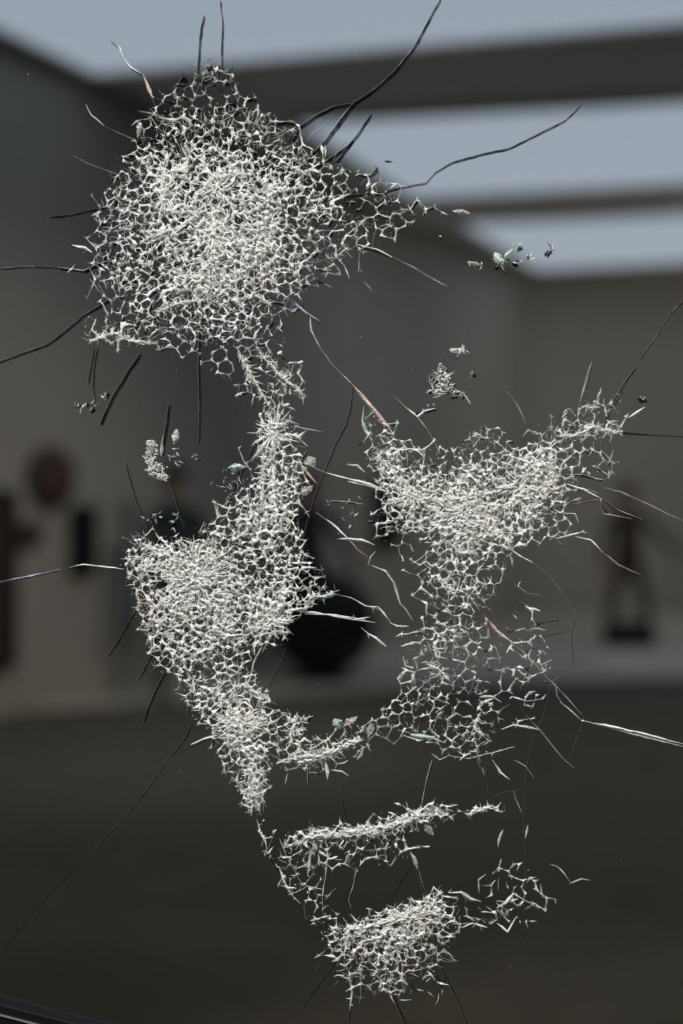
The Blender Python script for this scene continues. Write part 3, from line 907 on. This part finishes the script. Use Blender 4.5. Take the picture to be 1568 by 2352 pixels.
# ---- long cracks, one part each
CR_MAT = {'D': DARK, 'W': WHITE, 'G': GREEN, 'O': COPPER, 'H': GREY, 'B': BLUE}
CR_LABEL = {'D': 'long dark crack', 'G': 'green-tinted crack', 'O': 'crack with a painted copper glint', 'H': 'faint grey hairline crack', 'B': 'crack with a painted blue glint'}
def crack(kind, w, pts, barbs=0, label=None, double=None):
    sh = Shards()
    p = resample(pts, 12)
    n = len(p)
    ends = [min(1, .2 + 3.5 * min(i, n - 1 - i) / n) for i in range(n)]
    if kind == 'D':
        ws = [w * .42 * e_ * U(.8, 1.25) for e_ in ends]
        sh.wall(p, ws, .008, w * .42, w * .36, DARK)
        if w > 2.2:
            sh.path([(x - w * .22, y - w * .1) for x, y in p], [max(.3, v_ * .22) for v_ in ws], .0002, .0003, GREY)
    else:
        wv = []; cur = U(.5, 1)
        for e_ in ends:
            cur = min(1.7, max(.22, cur + random.gauss(0, .38)))
            wv.append(max(.5, w * e_ * cur))
        sh.path(p, wv, .0005, .0014, CR_MAT[kind])
        sh.path([(x + U(-1, 1) * w * .2, y + U(-1, 1) * w * .2) for x, y in p], [max(.35, v_ * .28) for v_ in wv], .0014, .0008,
                {'H': GREY, 'O': COPPER, 'B': BLUE}.get(kind, BRIGHT if R() < .5 else WHITE))
        if kind != 'H' and n > 3:
            k0 = U(.5, 1)
            pw = p[::2]
            if len(pw) > 1: sh.wall(pw, [1.1] * len(pw), .007, 3 * k0, 3.6 * k0, DARK)  # offset shadow of the crack, modelled as a dark ribbon
    nb = int(barbs * n)
    for _ in range(nb):
        i = random.randrange(n)
        a = p[max(0, i - 1)]; b = p[min(n - 1, i + 1)]
        an = math.atan2(b[1] - a[1], b[0] - a[0]) + random.choice((-1, 1)) * U(.3, 1.5) + random.choice((0, math.pi))
        thorn(sh, p[i][0], p[i][1], an, U(5, 15), U(2, 5), CR_MAT[kind] if R() < .6 else WHITE, .0008)
    used = sorted(set(sh.m))
    remap = {m_: k for k, m_ in enumerate(used)}
    sh.m = [remap[m_] for m_ in sh.m]
    o = sh.build('crack', [PAL[m_] for m_ in used], pane)
    lb = label or CR_LABEL.get(kind)
    if lb: o['label'] = lb
    return o

CRACKS = [
 ('D', 5, [(506, 0), (506, 18), (511, 46), (509, 100), (509, 185)], 0),
 ('D', 6, [(468, 35), (462, 60), (458, 100), (455, 150), (452, 195)], 0),
 ('D', 6, [(1012, -5), (985, 45), (950, 110), (905, 165), (860, 205), (815, 235)], 0),
 ('D', 10, [(818, 230), (790, 265), (750, 320), (700, 375)], 0),
 ('D', 6, [(806, 238), (765, 245), (725, 265), (690, 290), (668, 330)], 0),
 ('D', 6, [(853, 260), (820, 310), (800, 335), (772, 372)], 0),
 ('D', 6, [(812, 322), (785, 345), (750, 370), (720, 385)], 0),
 ('H', 3, [(745, 282), (738, 292), (715, 310), (702, 330)], 0),
 ('H', 3, [(800, 322), (786, 335), (772, 352), (764, 372)], .1),
 ('D', 3, [(1335, 240), (1300, 275), (1240, 305), (1170, 340), (1100, 355), (1040, 372), (1000, 395), (978, 420)], 0),
 ('D', 2.6, [(978, 420), (930, 428), (880, 440), (790, 450)], 0),
 ('W', 3, [(253, 92), (275, 110), (285, 135), (300, 155), (325, 170)], 0),
 ('O', 6, [(328, 170), (337, 192), (350, 225)], .1), ('D', 4, [(348, 222), (358, 250), (366, 275)], .2),
 ('W', 4, [(197, 240), (210, 265), (240, 290)], 0), ('H', 3, [(240, 290), (270, 305), (312, 322)], .1),
 ('H', 2, [(170, 358), (200, 375), (240, 390), (275, 402)], 0),
 ('D', 2.5, [(115, 498), (160, 493), (205, 483), (260, 473)], 0),
 ('D', 2.5, [(0, 616), (60, 612), (120, 613), (190, 622)], 0), ('W', 3.5, [(135, 615), (165, 618), (192, 622), (225, 606), (262, 598)], .2),
 ('D', 4.5, [(-5, 832), (60, 808), (110, 790), (150, 760), (190, 725), (250, 690)], 0),
 ('D', 7, [(322, 812), (290, 860), (262, 905), (245, 940), (230, 975)], 0),
 ('D', 6, [(458, 740), (456, 850), (458, 930), (456, 1018)], 0),
 ('D', 7, [(388, 930), (384, 960), (378, 1000), (372, 1045)], 0), ('G', 7, [(375, 1000), (372, 1020), (370, 1048)], .2),
 ('D', 3.5, [(288, 1065), (300, 1110), (312, 1150), (325, 1185), (338, 1215)], 0),
 ('D', 5, [(388, 1100), (400, 1140), (410, 1175), (425, 1215)], 0),
 ('B', 3, [(-5, 1336), (60, 1325), (140, 1307)], 0), ('D', 3, [(-5, 1340), (60, 1328), (140, 1310), (190, 1299), (235, 1305), (285, 1310)], 0),
 ('W', 2.4, [(160, 1303), (192, 1296), (235, 1301), (285, 1307)], 0),
 ('D', 3.5, [(312, 1400), (290, 1440), (270, 1475), (248, 1507)], 0),
 ('D', 4, [(350, 1500), (330, 1540), (318, 1560)], 0),
 ('D', 5.5, [(378, 1545), (355, 1590), (338, 1630), (330, 1660)], 0),
 ('D', 4, [(440, 1665), (420, 1705), (385, 1745)], 0),
 ('D', 3.4, [(388, 1742), (340, 1810), (290, 1875), (240, 1925), (210, 1960)], 0),
 ('D', 2.2, [(212, 1958), (150, 2020), (90, 2080), (40, 2140), (0, 2197)], 0),
 ('D', 2, [(500, 1690), (455, 1710), (400, 1735)], 0), ('W', 4, [(500, 1688), (465, 1698), (438, 1710)], 0),
 ('D', 3, [(655, 1490), (640, 1530), (625, 1560), (612, 1597)], 0), ('G', 6, [(605, 1480), (588, 1510), (578, 1535)], .5), ('G', 5, [(585, 1520), (578, 1545), (570, 1570)], 0),
 ('D', 5, [(812, 880), (806, 930), (795, 975), (770, 1020), (745, 1085)], 0), ('D', 4.5, [(745, 1085), (725, 1135), (708, 1190), (690, 1250), (672, 1310)], 0),
 ('G', 5, [(712, 725), (715, 760), (735, 800)], 0), ('W', 4, [(735, 800), (765, 840), (805, 880)], 0), ('O', 5, [(805, 878), (840, 920), (870, 955), (905, 1000)], .05),
 ('O', 2.5, [(905, 1000), (930, 1030), (965, 1070)], 0),
 ('W', 8, [(668, 688), (700, 715), (735, 740)], 0), ('B', 5, [(676, 698), (690, 708), (704, 722)], 0),
 ('W', 4.5, [(820, 562), (865, 573), (900, 590)], .2), ('H', 3, [(900, 590), (950, 615), (1000, 645), (1028, 658)], 0),
 ('D', 5.5, [(1573, 688), (1540, 720), (1510, 770), (1480, 810), (1460, 845)], 0), ('D', 7, [(1462, 842), (1430, 885), (1405, 930), (1388, 980)], .1),
 ('D', 6, [(1440, 868), (1425, 905), (1402, 945)], .1), ('H', 4, [(1358, 830), (1350, 855), (1344, 880), (1335, 910), (1325, 945)], .1),
 ('D', 5, [(1360, 835), (1350, 880), (1340, 910)], 0),
 ('D', 2, [(1400, 985), (1440, 997), (1500, 999), (1573, 1003)], 0), ('D', 4, [(1400, 985), (1440, 993), (1490, 997)], .2),
 ('H', 2.6, [(1385, 1120), (1425, 1130), (1480, 1155), (1530, 1180), (1573, 1198)], 0),
 ('W', 4, [(1230, 1135), (1290, 1128), (1340, 1122), (1372, 1132)], .25), ('W', 5, [(1300, 1112), (1340, 1125), (1380, 1145)], .2), ('O', 3, [(1380, 1145), (1420, 1172), (1472, 1193)], 0),
 ('G', 4, [(1378, 1158), (1385, 1180), (1410, 1184), (1450, 1192)], 0), ('O', 2.4, [(1285, 1162), (1330, 1155), (1380, 1145)], .1),
 ('W', 6, [(1268, 1238), (1300, 1232), (1335, 1222)], .5), ('W', 3, [(1320, 1232), (1355, 1240), (1385, 1270)], 0), ('O', 2.6, [(1385, 1270), (1420, 1298), (1472, 1321)], 0),
 ('W', 4, [(1260, 1165), (1290, 1180), (1320, 1180), (1328, 1200)], .2), ('W', 4, [(1300, 1090), (1340, 1090), (1370, 1100), (1384, 1102)], .2),
 ('G', 4, [(1375, 1030), (1395, 1050), (1408, 1070), (1400, 1095)], .3), ('D', 4, [(1410, 1065), (1405, 1085), (1385, 1110)], .3),
 ('W', 5, [(1155, 1250), (1190, 1275), (1222, 1292)], .3), ('H', 2, [(1222, 1292), (1260, 1320), (1290, 1360), (1323, 1412)], 0),
 ('D', 5, [(1324, 1412), (1312, 1450), (1312, 1490), (1320, 1535)], 0), ('D', 2, [(1310, 1450), (1270, 1458), (1230, 1465), (1180, 1475)], 0),
 ('D', 3, [(1342, 1535), (1300, 1545), (1262, 1568)], 0),
 ('O', 5, [(1110, 1410), (1140, 1450), (1178, 1478)], .15), ('W', 5, [(1162, 1500), (1178, 1478), (1200, 1475)], .4),
 ('H', 4, [(1180, 1478), (1210, 1505), (1250, 1550), (1290, 1590), (1335, 1640)], 0), ('D', 4, [(1262, 1572), (1300, 1600), (1338, 1642), (1340, 1660)], 0),
 ('G', 6, [(1275, 1570), (1278, 1598), (1290, 1615)], .1), ('W', 4, [(1285, 1612), (1310, 1632), (1335, 1655)], .2),
 ('W', 3.6, [(1338, 1655), (1400, 1668), (1470, 1683), (1573, 1710)], 0), ('H', 3, [(1360, 1662), (1470, 1690), (1573, 1716)], 0), ('D', 5, [(1338, 1660), (1325, 1700), (1308, 1745)], 0),
 ('D', 4, [(1148, 1535), (1155, 1570), (1190, 1610), (1205, 1640), (1207, 1672)], .1), ('H', 2, [(1205, 1640), (1250, 1690), (1290, 1740), (1320, 1765)], 0),
 ('D', 4, [(1262, 1568), (1258, 1610), (1245, 1650), (1225, 1690)], 0), ('D', 5, [(1225, 1690), (1210, 1760), (1204, 1830)], .1), ('D', 3.6, [(1204, 1830), (1203, 1900), (1206, 1960), (1206, 2045)], 0),
 ('D', 4, [(1115, 1680), (1118, 1750), (1118, 1800), (1122, 1825)], 0),
 ('D', 5, [(995, 1742), (985, 1780), (975, 1820), (968, 1862)], 0), ('W', 2.5, [(992, 1745), (980, 1785), (966, 1860)], 0),
 ('G', 6, [(940, 1955), (950, 1970), (958, 1995)], .1), ('D', 5, [(955, 1990), (962, 2020), (978, 2060)], 0), ('H', 3, [(960, 1995), (968, 2025), (980, 2058)], 0),
 ('D', 4, [(835, 1725), (810, 1765), (787, 1800), (784, 1835), (790, 1870), (802, 1902)], 0),
 ('D', 6, [(812, 2240), (806, 2290), (800, 2357)], 0), ('W', 3, [(800, 2230), (808, 2280), (803, 2320)], .3),
 ('D', 6, [(893, 2270), (915, 2320), (932, 2357)], 0), ('W', 4, [(890, 2272), (898, 2290), (906, 2305)], .2),
 ('D', 4.5, [(1010, 2215), (1030, 2260), (1055, 2310), (1072, 2357)], .05),
 ('D', 5, [(752, 2165), (742, 2200), (728, 2238)], 0), ('D', 2, [(790, 2170), (760, 2230), (700, 2310), (685, 2357)], 0),
 ('D', 2, [(945, 1990), (920, 2030), (895, 2075)], 0),
 ('D', 5, [(817, 1995), (812, 2030), (804, 2065)], 0), ('W', 2.5, [(818, 1990), (812, 2030), (800, 2065), (806, 2085)], .1),
 ('D', 5, [(750, 1965), (745, 2010), (740, 2060)], 0), ('W', 4, [(752, 1960), (748, 2005), (740, 2060), (742, 2100)], .1),
 ('G', 6, [(690, 1062), (715, 1072), (745, 1085)], .2), ('W', 3.5, [(745, 1085), (800, 1100), (850, 1112), (888, 1128)], .1), ('G', 5, [(798, 1105), (840, 1115), (885, 1128)], 0),
 ('O', 3.4, [(660, 1040), (700, 1080), (728, 1112)], .05), ('D', 3, [(780, 1095), (840, 1108), (885, 1122)], 0),
 ('W', 3, [(725, 1176), (765, 1205), (800, 1238)], 0), ('O', 4, [(800, 1238), (820, 1262), (845, 1280)], .1), ('W', 4, [(775, 1238), (800, 1238), (830, 1240), (860, 1252)], .1),
 ('W', 4, [(845, 1298), (850, 1280), (862, 1266)], .1), ('D', 2, [(730, 1330), (760, 1312), (800, 1300), (845, 1299)], 0),
 ('G', 6, [(852, 1298), (885, 1312), (905, 1340), (912, 1365), (920, 1390)], 0), ('G', 4, [(918, 1385), (932, 1400), (948, 1425)], 0),
 ('G', 7, [(700, 1400), (715, 1380), (745, 1368), (778, 1355)], .3), ('W', 4, [(770, 1365), (805, 1372), (840, 1392), (870, 1400)], .1), ('W', 5, [(840, 1392), (868, 1394), (880, 1408), (898, 1430)], .2),
 ('W', 4, [(895, 1430), (912, 1438), (938, 1438)], .1), ('D', 3, [(900, 1440), (890, 1470), (884, 1478)], 0),
 ('W', 3, [(668, 1402), (730, 1408), (780, 1418), (862, 1430)], .05), ('W', 2, [(700, 1410), (770, 1412), (840, 1424)], 0), ('W', 3, [(810, 1425), (812, 1412), (815, 1422), (850, 1417)], .1),
 ('W', 4, [(828, 1441), (845, 1455), (862, 1465), (886, 1484)], .4),
 ('O', 3.5, [(906, 912), (930, 935), (955, 955)], 0), ('G', 4, [(930, 935), (958, 958), (975, 945), (1000, 938)], .1), ('W', 3.5, [(955, 955), (980, 985), (1000, 1020), (1010, 1042)], .05),
 ('G', 7, [(835, 932), (832, 965), (840, 990), (855, 1012)], .1), ('G', 6, [(795, 1068), (820, 1070), (838, 1085)], .3),
 ('W', 3, [(758, 1150), (800, 1152), (835, 1158)], .2),
 ('O', 3.5, [(1160, 898), (1172, 908)], 0), ('H', 2, [(1172, 908), (1190, 935), (1208, 975)], 0),
 ('D', 3.5, [(585, 1020), (560, 1075), (535, 1130), (515, 1180)], 0), ('G', 5, [(548, 1030), (560, 1060), (575, 1080)], .5),
 ('D', 2.5, [(215, 800), (208, 840), (202, 880)], 0), ('D', 2.5, [(222, 800), (214, 850), (213, 890), (218, 925)], 0), ('D', 3, [(395, 815), (405, 845), (412, 872)], 0),
 ('H', 2, [(660, 978), (700, 985), (742, 992)], 0),
 ('O', 4, [(205, 640), (225, 665), (245, 690)], .2), ('W', 5, [(165, 563), (195, 570), (212, 580)], .2),
 ('G', 5, [(1262, 1984), (1280, 1990)], 0), ('W', 4, [(1280, 1990), (1298, 2010), (1308, 2025)], .2), ('G', 6, [(1308, 2028), (1335, 2018), (1355, 2022)], 0),
 ('G', 5, [(1000, 1690), (960, 1700), (930, 1690)], .3), ('G', 9, [(945, 1690), (980, 1690), (1020, 1705)], .2),
 ('G', 8, [(1180, 1815), (1182, 1835)], 0), ('G', 5, [(1182, 1830), (1190, 1850), (1198, 1866)], 0), ('G', 5, [(1155, 1905), (1145, 1930), (1143, 1945)], .2),
 ('G', 5, [(1212, 1895), (1206, 1925)], .1), ('D', 3, [(1135, 1828), (1160, 1818), (1200, 1812)], .1),
 ('G', 6, [(1100, 2050), (1098, 2020), (1115, 2008)], .2), ('G', 6, [(1145, 2015), (1143, 2045)], .3), ('W', 5, [(1175, 2050), (1200, 2065), (1222, 2075)], .3), ('W', 5, [(1178, 2052), (1160, 2075), (1140, 2085)], .3),
 ('G', 6, [(1240, 2030), (1245, 2060), (1275, 2065)], .3), ('W', 5, [(1060, 2130), (1085, 2120), (1118, 2130)], .2), ('D', 4, [(1185, 2140), (1200, 2155), (1208, 2165)], .2),
 ('W', 5, [(1140, 2120), (1165, 2140), (1185, 2105)], .2), ('G', 6, [(1030, 2050), (1060, 2050), (1080, 2065), (1105, 2070)], .4),
 ('W', 5, [(1130, 1745), (1150, 1775), (1170, 1790)], .2), ('W', 5, [(1030, 1735), (1075, 1742), (1180, 1715)], .2), ('G', 5, [(990, 1730), (1010, 1745), (1030, 1735)], .2),
 ('W', 4, [(1180, 1745), (1207, 1760), (1225, 1785)], .1), ('W', 5, [(745, 1745), (752, 1775), (752, 1790)], .2), ('G', 6, [(760, 1768), (785, 1772), (800, 1782)], 0),
 ('G', 8, [(836, 1716), (828, 1735), (820, 1745)], 0), ('W', 5, [(700, 1740), (706, 1770), (706, 1797)], .3), ('W', 4, [(660, 1000 + 776), (655, 1800)], .3),
 ('W', 4, [(590, 1880), (597, 1910), (610, 1935), (614, 1962)], .3), ('D', 4, [(588, 1880), (600, 1930), (620, 1975), (640, 2010)], .1), ('W', 5, [(640, 1990), (655, 2030), (668, 2052), (690, 2075)], .4),
 ('W', 4.5, [(642, 1925), (655, 1960), (672, 1992), (695, 2032), (740, 2042)], .25), ('G', 8, [(715, 1925), (730, 1955), (752, 1968)], .1), ('W', 4, [(712, 1955), (710, 1985), (706, 2010)], .3),
 ('W', 6, [(1175, 1600), (1210, 1610), (1245, 1605)], .4), ('G', 6, [(1100, 1600), (1130, 1600), (1150, 1612)], .1), ('W', 6, [(1100, 1625), (1115, 1610), (1135, 1603)], .2),
 ('G', 5, [(1150, 1735 - 60), (1180, 1690 - 25), (1235, 1675)], .1),
 ('G', 8, [(925, 1510), (932, 1530), (950, 1535)], .2), ('H', 3, [(1180, 1340), (1210, 1362), (1245, 1368)], .3), ('G', 5, [(1205, 1390), (1215, 1398), (1240, 1403)], .1),
 ('G', 5, [(1215, 1445), (1235, 1443), (1252, 1448)], .3), ('G', 5, [(1240, 1528), (1255, 1520), (1265, 1515)], .1), ('W', 4, [(1190, 1540), (1210, 1558), (1218, 1548)], .6),
 ('W', 5, [(1440, 962), (1465, 945), (1480, 935)], .2), ('D', 6, [(1462, 915), (1476, 912)], .3), ('W', 5, [(1065, 905), (1080, 928)], .2),
 ('W', 5, [(770, 590), (790, 610), (802, 640)], .4), ('O', 4, [(835, 648), (846, 658), (856, 670)], 0), ('W', 5, [(745, 652), (760, 660)], .1),
 ('G', 9, [(640, 575), (660, 560)], .3), ('G', 9, [(822, 520), (845, 500)], .1), ('G', 6, [(790, 545), (822, 520)], 0), ('G', 6, [(870, 520), (905, 515)], .1), ('G', 10, [(770, 595), (800, 565)], .3),
 ('D', 5, [(365, 205), (380, 230), (400, 235)], .4), ('D', 5, [(320, 290), (325, 320), (310, 330)], .5), ('D', 4, [(265, 360), (300, 385), (330, 395)], .3), ('D', 4, [(270, 440), (262, 480), (258, 520)], .3),
 ('D', 4, [(215, 545), (225, 570), (250, 575)], .3), ('D', 5, [(405, 205), (420, 175), (415, 155)], .5),
]
for c_ in CRACKS: crack(*c_)

# ---- leaf-shaped shards that stand alone
def leaf(x, y, L, w, ang, mi, label=None):
    sh = Shards()
    a = math.radians(ang); c, s = math.cos(a), math.sin(a)
    n = 9; up, dn = [], []
    for i in range(n):
        t = i / (n - 1); k = math.sin(math.pi * t ** .8) * w / 2
        up.append((t * L - L / 2, k * U(.75, 1.1))); dn.append((t * L - L / 2, -k * U(.6, 1.0)))
    pl = up + dn[-2:0:-1]
    sh.plate([(x + px_ * c - py_ * s, y + px_ * s + py_ * c) for px_, py_ in pl], .001, .0022, 0)
    sh.m = [0] * len(sh.m)
    o = sh.build('shard', [PAL[mi]], pane)
    if label: o['label'] = label
LEAVES = [(403, 1003, 38, 20, 100, FILM), (545, 1073, 44, 20, -5, GREEN), (1358, 935, 40, 16, 2, GREEN), (775, 1662, 30, 24, 60, GREEN), (805, 1655, 40, 18, -30, FILM),
          (850, 1675, 34, 20, 110, FILM), (1000, 1862, 60, 26, 20, FILM), (985, 1905, 34, 22, 50, FILM), (975, 1692, 70, 14, 8, GREEN), (715, 1060, 30, 26, 60, FILM),
          (690, 1060 - 60, 40, 10, -40, GREEN), (705, 1125, 36, 22, -35, FILM), (1145, 597, 40, 22, 60, GREEN), (1170, 580, 34, 14, -40, GREEN), (1090, 606, 40, 12, 10, GREY),
          (1060, 487, 44, 13, 10, GREY), (740, 345, 26, 8, 80, WHITE), (893, 372, 20, 6, 5, DARK), (845, 425, 24, 8, -70, BRIGHT), (320, 300, 40, 16, 100, GREY),
          (1110, 1858, 40, 12, -15, GREEN), (610, 1600, 26, 14, 20, FILM), (1190, 568, 24, 10, -60, GREEN), (1045, 806, 30, 14, 10, GREEN), (1370, 925, 20, 10, 20, FILM),
          (355, 1010 + 20, 24, 12, 40, GREEN), (920, 1555, 24, 10, 100, GREY), (1010, 1640, 26, 10, -40, GREEN), (950, 1560, 30, 12, 80, GREEN), (755, 1368, 44, 14, -12, GREEN)]
for l in LEAVES: leaf(*l, label={GREEN: 'green-tinted leaf-shaped shard', FILM: 'clear thin shell of glass', DARK: 'small dark chip', GREY: 'grey leaf-shaped shard'}.get(l[5]))

# ---- crumb heaps of the two eye highlights, and rings of tiny bubbles
def crumbs(spots, n):
    for x, y, rx, ry in spots:
        for _ in range(n):
            a = U(0, 6.3); q = math.sqrt(R()) * (1.15 if R() < .2 else .8)
            px_, py_ = x + math.cos(a) * rx * q, y + math.sin(a) * ry * q
            r = U(.7, 2.5); b = U(0, 6.3)
            flakes.plate([(px_ + math.cos(b + k * 1.57) * r * U(.6, 1.3), py_ + math.sin(b + k * 1.57) * r * U(.6, 1.3)) for k in range(4)], U(.001, .004), .0018,
                         random.choice((BRIGHT, BRIGHT, WHITE, FILM)))
crumbs([(345, 1048, 14, 26), (358, 1078, 24, 18), (375, 1095, 16, 10), (348, 1020, 14, 10)], 120)
crumbs([(1015, 880, 18, 26), (1055, 806, 12, 8), (1145, 600, 6, 6), (625, 1010, 22, 30), (403, 1006, 6, 8)], 60)
crumbs([(1000, 900, 14, 8), (1010, 845, 7, 18)], 16)

# ---- small loose groups of splinters
def group_of(x, y, rx, ry, n, pal, L=(6, 18), ang=0):
    c, s_ = math.cos(math.radians(ang)), math.sin(math.radians(ang))
    for _ in range(n):
        a = U(0, 6.3); q = R() ** .7
        u, w_ = math.cos(a) * rx * q, math.sin(a) * ry * q
        px_, py_ = x + u * c - w_ * s_, y + u * s_ + w_ * c
        an = math.atan2(py_ - y, px_ - x) + U(-2.6, 2.6); l_ = U(*L); w0 = U(.8, 5)
        mi = random.choice(pal)
        flakes.path(curve_pts((px_, py_), (px_ + math.cos(an) * l_, py_ + math.sin(an) * l_), 4, U(-.08, .08), .9), [w0 * .4, w0, w0 * .5, .3], U(.0005, .003), .0014, mi)
        if R() < .3: crack_shade.wall([(px_, py_), (px_ + math.cos(an) * l_, py_ + math.sin(an) * l_)], [1.5, .5], .008, 4, 5, DARK)  # dark ribbon as the splinter's shadow
group_of(1012, 882, 26, 30, 60, (WHITE, WHITE, BRIGHT, GREEN, FILM), (6, 24)); group_of(1048, 905, 24, 7, 18, (WHITE, GREEN, FILM), ang=35)
group_of(1015, 850, 8, 18, 14, (WHITE, FILM, GREY), (4, 10)); group_of(1060, 805, 14, 7, 12, (WHITE, BRIGHT, GREEN), (6, 16)); group_of(1083, 860, 4, 9, 5, (GREEN, GREY), (4, 10))
group_of(348, 1055, 12, 30, 34, (WHITE, BRIGHT, GREEN), (4, 14), -10); group_of(362, 1085, 20, 12, 24, (WHITE, BRIGHT), (4, 12)); group_of(400, 1058, 14, 8, 8, (WHITE, GREEN), (8, 20), 45)
group_of(404, 1035, 3, 14, 4, (GREEN, WHITE), (6, 12)); group_of(548, 1075, 16, 8, 12, (GREEN, GREY, WHITE), (5, 12))
group_of(1150, 600, 18, 10, 24, (GREEN, GREEN, WHITE, DARK, GREY), (7, 20), -35); group_of(1185, 568, 12, 6, 10, (GREEN, DARK), (6, 16), -45)
group_of(1092, 606, 20, 4, 8, (WHITE, GREY, COPPER), (6, 14), 10); group_of(1188, 603, 8, 6, 8, (GREY, WHITE, DARK), (5, 12)); group_of(1222, 592, 16, 5, 9, (WHITE, GREY, GREEN), (5, 14), 20)
group_of(1266, 572, 3, 3, 11, (GREY, GREY, DARK, WHITE), (8, 20)); group_of(200, 932, 26, 8, 16, (GREY, WHITE, DARK), (6, 14)); group_of(239, 910, 5, 6, 5, (WHITE, GREY), (5, 12))
group_of(985, 935, 16, 3, 8, (WHITE, GREY), (3, 7), -20); group_of(1472, 920, 7, 8, 7, (DARK, GREY, WHITE), (5, 12)); group_of(450, 1050, 12, 5, 7, (GREY, GREEN), (3, 7), -20)
group_of(690, 1665, 16, 26, 30, (WHITE, WHITE, BRIGHT, GREEN), (8, 26)); group_of(565, 1660, 34, 24, 60, (WHITE, BRIGHT), (10, 34)); group_of(580, 1800, 22, 50, 60, (WHITE, BRIGHT, GREY), (5, 14))
group_of(790, 1660, 30, 14, 12, (GREEN, FILM, WHITE), (8, 20)); group_of(1010, 540, 6, 3, 2, (WHITE,), (3, 5)); group_of(350, 1190, 24, 14, 12, (GREY, WHITE, GREEN), (6, 16)); group_of(400, 1195, 8, 24, 10, (WHITE, GREEN), (8, 18))
group_of(1130, 2090, 110, 40, 26, (WHITE, GREY, GREEN), (8, 24)); group_of(900, 2260, 130, 40, 44, (GREY, WHITE, DARK, WHITE), (10, 30)); group_of(700, 1990, 30, 60, 16, (WHITE, GREY), (6, 18))
group_of(1210, 1500, 70, 90, 22, (WHITE, GREY, GREEN), (6, 16)); group_of(800, 1180, 50, 60, 12, (WHITE, GREY), (6, 16)); group_of(530, 1110, 50, 50, 20, (WHITE, GREY, GREEN), (6, 16)); group_of(480, 170, 60, 30, 30, (GREY, DARK, WHITE), (6, 18))

# ---- build: the 300 largest slivers one by one, the rest together
big.sort(key=lambda t: -t[0])
nm_ = 300 - len(LEAVES)
for k, (sz, mi, sh) in enumerate(big):
    if k < nm_:
        sh.m = [0] * len(sh.m)
        o = sh.build('shard', [PAL[mi]], pane)
        if mi == GREEN: o['label'] = 'green-tinted shard'
        if mi == DARK: o['label'] = 'dark shard'
        if mi == COPPER: o['label'] = 'shard with a painted copper glint'
    else:
        b0 = len(web.v)
        web.v += sh.v; web.f += [tuple(i + b0 for i in f) for f in sh.f]; web.m += sh.m
for nme, sh in (('crack_web', web), ('crack_shade_ribbons', crack_shade), ('glass_flakes', flakes), ('glass_dust', dust)):  # second set: dark ribbons imitating the cracks' shadows
    o = sh.build(nme, PAL, pane)
    o['kind'] = 'stuff'
print('tris', sum(len(p.data.polygons) for p in C.objects if p.type == 'MESH'), 'web', len(web.f), 'big', len(big), 'objs', len(C.objects))
